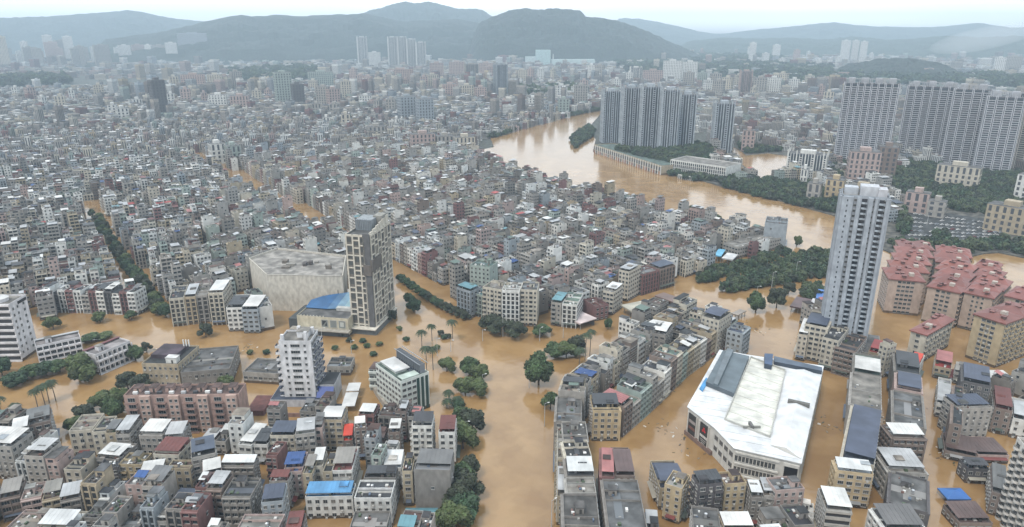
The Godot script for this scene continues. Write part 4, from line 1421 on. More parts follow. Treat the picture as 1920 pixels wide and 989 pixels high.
func office_tower() -> void:
	var n := 10
	var H := 36.0
	var r := traced("522 643 582 643 597 622", H)
	own(r, 3)
	var o := thing("office_tower", fresh("white ten-storey tower with dark windows and stepped blue-black balconies"), "tower", r.t.origin, r.t.basis)
	refs.append([Vector2(r.t.origin.x, r.t.origin.z), "white ten-storey tower"])
	var k := Kit.new()
	var t := Transform3D()
	var W: float = r.W
	var D: float = r.D
	var white := lin(220, 220, 222)
	shell(k, t, W, D, H, white, ROOF.pale, 1.0)
	var fh := H / n
	var ft := face_of(W, D, 0)
	for f in range(1, n):
		for x in [-0.3, 0.3]:
			k.wins.append(["small", ft * Transform3D(Basis.from_scale(Vector3(0.9, 0.9, 1)), Vector3(x * W, (f + 0.5) * fh, 0)), "window"])
		k.wins.append(["ribbon", ft * Transform3D(Basis.from_scale(Vector3(1.35, 1, 1)), Vector3(0, (f + 0.5) * fh, 0)), "window"])
	for s in [1, 3]:
		var sf := face_of(W, D, s)
		for f in range(1, n):
			for j in 3:
				var q := "balcony#%d_%d_%d" % [s, f, j]
				var x := (j - 1) * D * 0.3
				var out := 1.2 + 0.7 * j
				k.mb(q, "wall").box(sf, Vector3(x, f * fh + 0.1, out * 0.5), Vector3(D * 0.3, 0.25, out), white, 2)
				k.mb(q, "wall").box(sf, Vector3(x, f * fh + 0.75, out - 0.06), Vector3(D * 0.3, 1.1, 0.12), lin(62, 70, 92), 2)
				k.mb(q, "wall").box(sf, Vector3(x + D * 0.145, f * fh + 0.75, out * 0.5), Vector3(0.12, 1.2, out), white, 2)
				k.wins.append(["big", sf * Transform3D(Basis.from_scale(Vector3(1.2, 0.8, 1)), Vector3(x, f * fh + 2.0, 0)), "window"])
	for p in [[-0.42, 3.6, 0.35], [-0.05, 4.4, -0.3], [0.3, 4.8, 0.3], [0.38, 3.8, -0.3]]:
		k.mb("roof_turret#%d" % int(p[1] * 10 + p[2] * 100), "wall").box(t, Vector3(p[0] * W, H + p[1] * 0.5, p[2] * D), Vector3(1.6, p[1], 1.6), white)
	hut(k, t, Vector3(2.5, H, -2), 6, 6, 3.4, white, ROOF.pale)
	# podium with a bright blue sheet and dark lower roofs, round it a courtyard wall
	k.mb("podium", "wall").box(t, Vector3(1.0, 1.6, 0.5), Vector3(W + 16, 5.2, D + 5), lin(196, 196, 200))
	k.mb("podium", "roof").box(t, Vector3(1.0, 4.25, 0.5), Vector3(W + 15.6, 0.1, D + 4.6), ROOF.slate)
	k.mb("side_wing", "wall").box(t, Vector3(W * 0.5 + 5.5, 4.5, -3), Vector3(8, 11, D), lin(186, 188, 192))
	k.mb("side_wing", "roof").box(t, Vector3(W * 0.5 + 5.5, 10.1, -3), Vector3(7.6, 0.2, D - 0.4), ROOF.dark)
	var m := k.mb("blue_tarpaulin", "tin")
	m.quad(Vector3(W * 0.5 + 0.5, 4.6, 8.5), Vector3(W * 0.5 + 9.2, 4.6, 8.5), Vector3(W * 0.5 + 9.2, 9.0, 4.0), Vector3(W * 0.5 + 0.5, 9.0, 4.0), lin(30, 66, 140))
	commit(k, o)
	var wall := thing("courtyard_wall", fresh("maroon-capped courtyard wall round the brown pool below the white ten-storey tower"), "wall", r.t.origin, r.t.basis)
	var wk := Kit.new()
	wk.mb("wall_run", "wall").box(t, Vector3(-W * 0.5 - 12, 1.0, 11), Vector3(9, 4.0, 16), lin(110, 70, 66))
	wk.mb("wall_run", "wall").box(t, Vector3(4, 0.6, 20), Vector3(26, 3.2, 0.5), lin(150, 120, 110))
	wk.mb("wall_run", "wall").box(t, Vector3(-9, 0.6, 15), Vector3(0.5, 3.2, 10), lin(150, 120, 110))
	commit(wk, wall)

func school_block() -> void:        # white L-shaped block with a roof pergola
	var H := 20.0
	var r := traced("704 685 751 719 812 706", H)
	own(r, 1)
	var o := thing("school_block", fresh("white L-shaped block with a flat white roof and rows of pergola louvers"), "building", r.t.origin, r.t.basis)
	refs.append([Vector2(r.t.origin.x, r.t.origin.z), "white L-shaped block"])
	var k := Kit.new()
	var t := Transform3D()
	var W: float = r.W
	var D: float = r.D
	var white := lin(214, 220, 214)
	shell(k, t, W, D, H, white, ROOF.green, 1.0)
	var n := 6
	for f in n:
		var y := (f + 0.55) * H / n
		for i in 8:
			k.wins.append(["wide", face_of(W, D, 0) * Transform3D(Basis(), Vector3((i + 0.5) * W / 8 - W * 0.5, y, 0)), "window"])
		for i in 3:
			k.wins.append(["wide", face_of(W, D, 1) * Transform3D(Basis(), Vector3((i + 0.5) * 3.0 - D * 0.5 + 0.4, y, 0)), "window"])
	for i in 3:
		k.mb("glass_stripe#%d" % i, "glass").box(face_of(W, D, 1), Vector3(D * 0.5 - 1.5 - i * 2.6, H * 0.5, 0.1), Vector3(1.6, H - 1, 0.2), lin(36, 66, 62), 2)
	k.mb("flat_white_roof", "tin").box(t, Vector3(-4.5, H + 1.5, 1.5), Vector3(W * 0.62, 0.5, D * 0.52), ROOF.white, 0)
	k.mb("flat_white_roof", "wall").box(t, Vector3(-4.5, H + 0.7, 1.5), Vector3(W * 0.58, 1.3, D * 0.46), white)
	k.mb("flat_white_roof", "tin").box(t, Vector3(W * 0.5 - 3, H + 1.2, 2), Vector3(5, 0.4, D * 0.6), lin(190, 204, 194), 0)
	for i in 14:
		var q := "louver#%d" % i
		var x := -W * 0.5 + 1.2 + i * (W - 2.4) / 13.0
		k.mb(q, "paint").box(t, Vector3(x, H + 3.6, -D * 0.32), Vector3(0.3, 5.2, 3.0), lin(120, 124, 130), 0)
	for z in [-0.48, -0.2]:
		k.mb("louver_rail#%d" % int(z * 100), "paint").box(t, Vector3(0, H + 6.2, z * D), Vector3(W, 0.3, 0.3), lin(140, 144, 150), 0)
	for i in 20:
		k.mb("solar_heater", "glass").box(t * Transform3D(Basis(Vector3.RIGHT, 0.4), Vector3(-W * 0.45 + (i % 10) * W * 0.095, H + 1.0, -D * 0.1 - (i / 10) * 2.2)), Vector3.ZERO, Vector3(2.0, 0.12, 1.4), lin(40, 46, 58), 0)
	# west wing along the channel
	var f2 := t * Transform3D(Basis(Vector3.UP, 0.75), Vector3(-W * 0.5 - 7, 0, -2))
	k.mb("west_wing", "wall").box(f2, Vector3(0, 6, 0), Vector3(18, 14, 9), lin(176, 180, 174))
	k.mb("west_wing", "roof").box(f2, Vector3(0, 13.2, 0), Vector3(17.6, 0.4, 8.6), ROOF.brown)
	for fl in 3:
		k.mb("west_wing", "wall").box(f2, Vector3(0, 3.0 + fl * 4.2, 5.0), Vector3(18, 1.2, 1.2), white, 2)
		for i in 6:
			k.wins.append(["wide", f2 * Transform3D(Basis(), Vector3((i - 2.5) * 3.0, 5.2 + fl * 4.0 - 1.0, 4.52)), "window"])
	commit(k, o)
	# covered walk of two white roofs, and a curved low wall with stranded cars' roofs behind it
	var w1 := traced("640 762 664 764 677 720", 4)
	var o1 := thing("covered_walk", fresh("white covered walkway roof crossing the flooded school yard"), "walkway", w1.t.origin, w1.t.basis)
	var kw := Kit.new()
	for i in 2:
		kw.mb("roof_sheet#%d" % i, "tin").box(t, Vector3(0, 4.0 + i * 0.5, w1.D * (0.2 - 0.5 * i)), Vector3(w1.W, 0.25, w1.D * (0.58 if i == 0 else 0.36)), ROOF.white, 0)
	for i in 6:
		kw.mb("post#%d" % i, "paint").box(t, Vector3(w1.W * (0.4 if i % 2 else -0.4), 1.6, w1.D * (0.42 - 0.16 * i)), Vector3(0.3, 5.0, 0.3), lin(150, 150, 150))
	commit(kw, o1)
	var cw := thing("curved_wall", fresh("curved pale boundary wall in the water in front of the white L-shaped block"), "wall", at(720, 752, 2))
	var kc := Kit.new()
	var prev := at(700, 730) - cw.position
	for i in 9:
		var f := (i + 1) / 9.0
		var p := at(700 + 62 * f, 730 + 60 * f - 14 * sin(PI * f) * -1.0) - cw.position
		var mid := (p + prev) * 0.5
		var dx := (p - prev)
		dx.y = 0
		var bx := dx.normalized()
		kc.mb("wall_run", "wall").box(Transform3D(Basis(bx, Vector3.UP, bx.cross(Vector3.UP)), Vector3(mid.x, 0.0, mid.z)), Vector3(0, -1.0, 0), Vector3(dx.length() + 0.2, 4.0, 1.6), lin(168, 160, 148))
		prev = p
	commit(kc, cw)

func market() -> void:
	var H := 15.0
	var out := poly("1351 657 1406 667 1543 687 1501 868 1378 840 1341 802 1291 763", H)
	var cen := Vector2.ZERO
	for p in out: cen += p
	cen /= out.size()
	blocked.append(Geometry2D.offset_polygon(out, 6.0)[0])
	refs.append([cen, "white-roofed market hall"])
	var o := thing("market_hall", fresh("huge white-roofed market hall standing in brown water with dark shop signs"), "market", Vector3(cen.x, 0, cen.y))
	var k := Kit.new()
	var loc := PackedVector2Array()
	for p in out: loc.append(p - cen)
	var white := lin(216, 214, 208)
	prism(k.mb("wall", "wall"), loc, -1, H - 0.4, white, white)
	prism(k.mb("main_roof", "tin"), Geometry2D.offset_polygon(loc, 0.6)[0], H - 0.4, H, lin(226, 228, 230), lin(216, 216, 214))
	var sub := func(s: String, h: float) -> PackedVector2Array:
		var q := PackedVector2Array()
		for p in poly(s, h): q.append(p - cen)
		return q
	var grey := lin(96, 108, 116)
	prism(k.mb("grey_roof", "tin"), sub.call("1356 657 1405 668 1377 738 1360 731 1324 716", H + 2.5), H, H + 2.5, grey, lin(90, 100, 108))
	prism(k.mb("grey_ridge", "tin"), sub.call("1364 653 1376 656 1346 722 1338 719", H + 4.0), H + 2.5, H + 4.0, lin(110, 120, 126), grey)
	prism(k.mb("blue_roof", "tin"), sub.call("1434 663 1450 664 1448 685 1434 682", H + 3), H, H + 3, lin(66, 88, 120), lin(60, 74, 92))
	prism(k.mb("blue_roof", "tin"), sub.call("1452 668 1542 689 1542 696 1452 678", H + 2.2), H, H + 2.2, lin(88, 100, 116), lin(60, 70, 84))
	prism(k.mb("blue_end", "tin"), sub.call("1312 728 1324 708 1330 712 1318 733", H + 0.8), H, H + 0.8, lin(70, 148, 205), lin(70, 148, 205))
	# the sunken middle: a cream translucent roof in a frame of low curbs
	var mid := sub.call("1408 671 1473 696 1444 821 1359 788", H + 0.05) as PackedVector2Array
	prism(k.mb("translucent_roof", "tin"), mid, H, H + 0.05, lin(222, 221, 211), white)
	for i in 4:
		var p := mid[i]
		var q := mid[(i + 1) % 4]
		var x := (q - p).normalized()
		var b := Basis(Vector3(x.x, 0, x.y), Vector3.UP, Vector3(x.x, 0, x.y).cross(Vector3.UP))
		k.mb("roof_curb#%d" % i, "wall").box(Transform3D(b, Vector3((p.x + q.x) * 0.5, H + 0.5, (p.y + q.y) * 0.5)), Vector3.ZERO, Vector3(p.distance_to(q), 1.0, 0.5), lin(186, 186, 180))
	for i in range(1, 8):                       # joints of the sheeting
		var f := i / 8.0
		var p := mid[0].lerp(mid[3], f)
		var q := mid[1].lerp(mid[2], f)
		var x := (q - p).normalized()
		k.mb("sheet_rib#%d" % i, "tin").box(Transform3D(Basis(Vector3(x.x, 0, x.y), Vector3.UP, Vector3(x.x, 0, x.y).cross(Vector3.UP)), Vector3((p.x + q.x) * 0.5, H + 0.1, (p.y + q.y) * 0.5)), Vector3.ZERO, Vector3(p.distance_to(q) - 0.6, 0.1, 0.18), lin(196, 194, 178))
	# east roof ridge: a long shallow gable in white sheet, with a dark vent box across it
	var g := sub.call("1474 694 1541 706 1503 862 1444 835", H) as PackedVector2Array
	var r0 := (g[0] + g[1]) * 0.5
	var r1 := (g[3] + g[2]) * 0.5
	var gm := k.mb("gable_roof", "tin")
	var V := func(p: Vector2, y: float) -> Vector3: return Vector3(p.x, y, p.y)
	gm.quad(V.call(g[3], H + 0.1), V.call(r1, H + 2.2), V.call(r0, H + 2.2), V.call(g[0], H + 0.1), lin(224, 226, 228))
	gm.quad(V.call(r1, H + 2.2), V.call(g[2], H + 0.1), V.call(g[1], H + 0.1), V.call(r0, H + 2.2), lin(222, 224, 226))
	gm.tri(V.call(g[0], H + 0.1), V.call(r0, H + 2.2), V.call(g[1], H + 0.1), white)
	gm.tri(V.call(g[3], H + 0.1), V.call(g[2], H + 0.1), V.call(r1, H + 2.2), white)
	var slot := sub.call("1478 750 1519 759", H + 2.5) as PackedVector2Array
	var sx := (slot[1] - slot[0]).normalized()
	k.mb("vent_box", "wall").box(Transform3D(Basis(Vector3(sx.x, 0, sx.y), Vector3.UP, Vector3(sx.x, 0, sx.y).cross(Vector3.UP)), Vector3((slot[0].x + slot[1].x) * 0.5, H + 1.7, (slot[0].y + slot[1].y) * 0.5)), Vector3.ZERO, Vector3(slot[0].distance_to(slot[1]), 2.0, 2.0), lin(110, 108, 104))
	var cx := sub.call("1410 801", H + 1.0)[0] as Vector2
	k.mb("skylight_cross", "paint").box(Transform3D(Basis(), Vector3(cx.x, H + 1.0, cx.y)), Vector3.ZERO, Vector3(8, 0.8, 0.8), lin(120, 118, 112))
	k.mb("skylight_cross", "paint").box(Transform3D(Basis(), Vector3(cx.x, H + 1.3, cx.y)), Vector3(0, 0, -1), Vector3(1.2, 1.6, 4.5), lin(96, 94, 92))
	# standing seams of the main white sheet
	var sdir := (loc[2] - loc[1]).normalized()
	var sn := Vector2(-sdir.y, sdir.x)
	var inner_roof: PackedVector2Array = Geometry2D.offset_polygon(loc, -1.0)[0]
	for i in range(-14, 15):
		var mid_p := sn * (i * 6.0)
		for seg in Geometry2D.intersect_polyline_with_polygon(PackedVector2Array([mid_p - sdir * 120, mid_p + sdir * 120]), inner_roof):
			var p: Vector2 = seg[0]
			var q: Vector2 = seg[seg.size() - 1]
			var xx := (q - p).normalized()
			k.mb("roof_seam", "tin").box(Transform3D(Basis(Vector3(xx.x, 0, xx.y), Vector3.UP, Vector3(xx.x, 0, xx.y).cross(Vector3.UP)), Vector3((p.x + q.x) * 0.5, H + 0.02, (p.y + q.y) * 0.5)), Vector3.ZERO, Vector3(p.distance_to(q), 0.08, 0.35), lin(188, 190, 190))
	# facades between consecutive corners, outward frames
	var wall_frame := func(i: int) -> Array:
		var p := loc[i]
		var q := loc[(i + 1) % loc.size()]
		var x := (p - q).normalized()
		var z := Vector3(x.x, 0, x.y).cross(Vector3.UP)
		var m := (p + q) * 0.5
		if z.dot(Vector3(m.x, 0, m.y)) < 0:
			x = -x
			z = -z
		return [Transform3D(Basis(Vector3(x.x, 0, x.y), Vector3.UP, z), Vector3(m.x, 0, m.y)), p.distance_to(q)]
	var sw: Array = wall_frame.call(5)           # the long front with the shop signs, seen from the south-west
	var ft: Transform3D = sw[0]
	var L: float = sw[1]
	for i in 2:
		var x := (-0.27 + 0.44 * i) * L
		var q := "shop_sign#%d" % i
		k.mb(q, "paint").box(ft, Vector3(x, 7.4, 0.3), Vector3(L * 0.3, 10.5, 0.6), lin(52, 50, 52), 2)
		for s in [-1.0, 1.0]:
			k.mb(q, "paint").box(ft, Vector3(x + s * L * 0.157, 7.4, 0.4), Vector3(0.5, 11.4, 0.8), lin(190, 186, 180), 2)
		if i == 1:
			for a in 3:                            # red three-petalled mark over two lines of white strokes
				var bt := ft * Transform3D(Basis(Vector3(0, 0, 1), TAU * a / 3.0 + PI * 0.5), Vector3(x, 9.6, 0.66))
				k.mb(q + "/petal_mark", "paint").box(bt, Vector3(0.8, 0, 0), Vector3(1.2, 0.9, 0.08), lin(190, 30, 40), 2)
			for a in 5:
				k.mb(q, "paint").box(ft, Vector3(x - 2.2 + a * 1.1, 6.2, 0.64), Vector3(0.8, 1.3, 0.06), lin(214, 210, 206), 2)
			for a in 3:
				k.mb(q, "paint").box(ft, Vector3(x, 4.4 - a * 0.9, 0.64), Vector3(4.4 - a, 0.3, 0.06), lin(170, 166, 164), 2)
		else:
			for a in 2:
				k.mb(q, "paint").box(ft, Vector3(x, 9.0 - a * 3.4, 0.64), Vector3(L * 0.24, 1.6, 0.06), lin(150, 142, 140) if a == 0 else lin(112, 74, 66), 2)
	k.mb("red_base", "wall").box(ft, Vector3(0, 0.9, 0.6), Vector3(L, 2.6, 1.2), lin(132, 108, 98), 2)
	var se: Array = wall_frame.call(4)
	for f in 2:
		for i in 4:
			k.wins.append(["big", se[0] * Transform3D(Basis(), Vector3((i - 1.5) * se[1] / 4.0, 5.0 + f * 5.5, 0)), "window"])
	var s2: Array = wall_frame.call(3)
	var ft3: Transform3D = s2[0]
	var L3: float = s2[1]
	for f in 2:
		for i in 11:
			k.wins.append(["tall", ft3 * Transform3D(Basis.from_scale(Vector3(0.9, 1.3, 1)), Vector3(-L3 * 0.46 + i * L3 * 0.058, 4.4 + f * 5.6, 0)), "window"])
	for y in [1.6, 7.6, 13.0]:
		k.mb("facade_trim", "wall").box(ft3, Vector3(-L3 * 0.14, y, 0.3), Vector3(L3 * 0.68, 0.7, 0.6), white, 2)
	k.mb("dark_opening", "glass").box(ft3, Vector3(L3 * 0.38, 8.2, 0.1), Vector3(L3 * 0.2, 7.5, 0.2), Color(0.02, 0.022, 0.025), 2)
	k.mb("dark_opening", "wall").box(ft3, Vector3(L3 * 0.38, 12.6, 0.3), Vector3(L3 * 0.23, 1.4, 0.6), white, 2)
	var east: Array = wall_frame.call(2)
	for i in 16:
		k.mb("east_pier#%d" % i, "wall").box(east[0], Vector3((i + 0.5) * east[1] / 16 - east[1] * 0.5, 7, 0.4), Vector3(0.8, 14, 0.8), lin(200, 198, 192), 2)
	commit(k, o)

func pale_tower() -> void:                       # the pale-blue high-rise with ribbed faces
	var H := 99.0
	var r := traced("1580 369 1668 376 1692 366", H)
	own(r, 2)
	var o := thing("residential_high_rise", fresh("pale blue-white high-rise with vertical ribs, tallest building before the red roofs"), "tower", r.t.origin, r.t.basis)
	refs.append([Vector2(r.t.origin.x, r.t.origin.z), "pale blue-white high-rise"])
	var k := Kit.new()
	k.lod = 1
	var t := Transform3D()
	var W: float = r.W
	var D: float = r.D
	var pale := lin(168, 175, 184)
	shell(k, t, W, D, H, pale, ROOF.pale, 1.5)
	var n := 32
	var fh := H / n
	var ft := face_of(W, D, 0)
	# front: rib | windows | blank rib | balcony bay | rib | windows | balcony bay | rib
	for b in [[0.12, 0.24, 2.2], [0.37, 0.09, 1.6], [0.62, 0.10, 1.8], [0.74, 0.06, 1.3], [0.97, 0.06, 1.4], [0.015, 0.03, 1.2]]:
		k.mb("rib#%d" % int(b[0] * 100), "wall").box(ft, Vector3((b[0] - 0.5) * W, H * 0.5, b[2] * 0.5), Vector3(b[1] * W, H + 1.5, b[2]), vary(pale, 0.02), 2)
	for f in n:
		var y := f * fh
		for b in [[0.49, 0.13], [0.86, 0.12]]:
			var x: float = (b[0] - 0.5) * W
			var q := "balcony_slabs"
			k.mb(q, "wall").box(ft, Vector3(x, y + 0.1, 0.7), Vector3(b[1] * W, 0.2, 1.4), lin(150, 158, 166), 2)
			k.mb(q, "wall").box(ft, Vector3(x - b[1] * W * 0.22, y + 0.65, 1.34), Vector3(b[1] * W * 0.5, 1.0, 0.1), lin(176, 186, 196), 2)
			k.mb("window_glazing", "glass").box(ft, Vector3(x, y + 1.9, 0.05), Vector3(b[1] * W * 0.9, 1.9, 0.1), Color(0.03, 0.035, 0.045), 2)
		for x in [0.285, 0.31, 0.68, 0.925]:
			window(k, ft * Transform3D(Basis.from_scale(Vector3(0.8, 0.85, 1)), Vector3((x - 0.5) * W, y + 1.7, 0)), "small")
		k.mb("window_glazing", "glass").box(ft, Vector3((0.12 - 0.5) * W, y + 1.7, 2.22), Vector3(0.7, 1.2, 0.08), Color(0.05, 0.055, 0.065), 2)
		for s in [1, 3]:
			var sf := face_of(W, D, s)
			for x in [-0.3, 0.05, 0.32]:
				window(k, sf * Transform3D(Basis(), Vector3(x * D, y + 1.7, 0)), "small")
	for s in [1, 3]:
		for x in [-0.47, -0.12, 0.2, 0.47]:
			k.mb("rib#%d%d" % [s, int(x * 100)], "wall").box(face_of(W, D, s), Vector3(x * D, H * 0.5, 0.6), Vector3(1.6, H + 1, 1.2), pale, 2)
	k.mb("lift_house", "wall").box(t, Vector3(2, H + 3, 0), Vector3(W * 0.4, 6, D * 0.5), lin(200, 204, 210))
	k.mb("roof_frame", "wall").box(t, Vector3(-W * 0.3, H + 2, -D * 0.2), Vector3(W * 0.3, 4, D * 0.4), lin(190, 196, 204))
	k.mb("roof_frame", "wall").box(t, Vector3(W * 0.36, H + 2.6, D * 0.1), Vector3(W * 0.2, 5, D * 0.5), lin(198, 200, 206))
	k.mb("podium", "wall").box(t, Vector3(3, 4, 3), Vector3(W + 14, 10, D + 12), lin(150, 146, 140))
	k.mb("podium", "roof").box(t, Vector3(3, 9.05, 3), Vector3(W + 13, 0.1, D + 11), ROOF.grey)
	commit(k, o)

func red_estate() -> void:
	var i := 0
	for l in [
		"1821 593 1890 607 1958 582 | 28 | tan | red-roofed estate block with broad cream end wall nearest the camera",
		"1707 622 1739 629 1790 600 | 18 | cream | smaller red-roofed estate block with pale end wall beside the high-rise",
		"1668 524 1734 530 1752 512 | 25 | beige | red-roofed estate block with white-framed windows right against the high-rise",
		"1737 541 1802 550 1822 530 | 25 | cream | red-roofed estate block with white-framed windows, middle of the front range",
		"1806 552 1862 562 1884 540 | 25 | tan | red-roofed estate block with a tan side wall, end of the front range",
		"1676 508 1742 514 1760 498 | 24 | pink | second-range red roof, nearest the high-rise",
		"1746 523 1812 532 1832 514 | 24 | beige | second-range red roof with a round vent, middle one",
		"1818 536 1882 546 1900 528 | 22 | beige | second-range red roof, easternmost, by the open water",
		"1682 493 1746 499 1764 484 | 23 | pink | third-range red roof, nearest the high-rise",
		"1752 507 1818 516 1836 499 | 23 | pink | third-range red roof with grey lift house",
		"1824 519 1872 527 1888 512 | 22 | pink | third-range red roof at the corner by the open water",
		"1686 479 1750 485 1766 471 | 22 | pink | fourth-range red roof, nearest the high-rise",
		"1756 492 1820 500 1838 485 | 22 | pink | fourth-range red roof with three dormers, middle one",
		"1826 503 1868 510 1880 497 | 22 | pink | fourth-range red roof by the riverside trees",
		"1690 466 1752 471 1766 459 | 22 | pink | back-range red roof under the crowded car park",
		"1758 478 1822 486 1838 472 | 20 | pink | back-range red roof beside the riverside trees",
		"1880 560 1960 578 1990 552 | 25 | tan | red-roofed estate block at the water's edge, far end",
	]:
		var f: PackedStringArray = l.split("|")
		var H := float(f[1])
		var r := traced(f[0], H)
		r.D = clampf(r.D, 12.0, 26.0 if i > 1 else 40.0)
		own(r, 0.5)
		if i > 1: r.D = maxf(r.D, 15.0)
		var o := thing("estate_block", fresh(f[3].strip_edges()), "apartment block", r.t.origin, r.t.basis, "red-roofed estate blocks")
		refs.append([Vector2(r.t.origin.x, r.t.origin.z), f[3].strip_edges()])
		var k := Kit.new()
		k.lod = 0 if i < 2 else 1
		var t := Transform3D()
		var W: float = r.W
		var D: float = r.D
		var wall: Color = vary(lin(184, 164, 150) if i > 1 else WALL[f[2].strip_edges()], 0.06)
		var red := vary(lin(138, 86, 78), 0.11)
		shell(k, t, W, D, H, wall, red, 0.0)
		var n := int(H / 3.1)
		facade(k, face_of(W, D, 0), W * 0.5, H, n, "win", wall)
		facade(k, face_of(W, D, 1), D * 0.94, H, n, "bal", wall)
		facade(k, face_of(W, D, 3), D * 0.94, H, n, "win" if i > 1 else "blank", wall)
		k.mb("eave", "tin").box(t, Vector3(0, H + 0.35, 0), Vector3(W + 1.6, 0.7, D + 1.6), red, 0)
		# broken hipped roof: two red hips side by side with a dark valley between, and dormer boxes
		var along := W > D
		for half in 2:
			var hw := (W if along else D) * 0.5 + 0.3
			var hd := (D if along else W) + 1.6
			var off := (half - 0.5) * (hw + 0.9)
			var ht := Transform3D(Basis(), Vector3(off, H + 0.7, 0)) if along else Transform3D(Basis(Vector3.UP, PI * 0.5), Vector3(0, H + 0.7, off))
			var x := hw * 0.5 - 0.3
			var z := hd * 0.5
			var rr := vary(red, 0.1)
			var m := k.mb("hip_roof#%d" % half, "tin")
			var ins := minf(x, z) * 0.75
			var up := rng.randf_range(1.8, 3.0)
			var p := Vector3(-x + ins, up, 0) if x > z else Vector3(0, up, z - ins)
			var q := Vector3(x - ins, up, 0) if x > z else Vector3(0, up, -z + ins)
			var A := ht * Vector3(-x, 0, z)
			var B := ht * Vector3(x, 0, z)
			var C := ht * Vector3(x, 0, -z)
			var E := ht * Vector3(-x, 0, -z)
			p = ht * p
			q = ht * q
			if x > z:
				m.quad(A, B, q, p, rr)
				m.quad(C, E, p, q, rr)
				m.tri(B, C, q, rr)
				m.tri(E, A, p, rr)
			else:
				m.tri(A, B, p, rr)
				m.quad(B, C, q, p, rr)
				m.tri(C, E, q, rr)
				m.quad(E, A, p, q, rr)
			for j in 3:
				var dx := rng.randf_range(-0.6, 0.6) * x
				var dz := rng.randf_range(-0.6, 0.6) * z
				var nm := "dormer#%d%d" % [half, j]
				k.mb(nm, "wall").box(ht, Vector3(dx, up * 0.5 + 0.4, dz), Vector3(2.6, 1.8, 2.0), lin(112, 84, 80))
				k.mb(nm, "tin").box(ht, Vector3(dx, up * 0.5 + 1.4, dz), Vector3(3.4, 0.25, 2.8), rr, 0)
			if half == 1:
				k.mb("roof_shaft", "wall").box(ht, Vector3(0, 1.8, z * 0.3), Vector3(3.2, 3.6, 3.0), lin(190, 178, 168))
		commit(k, o)
		i += 1

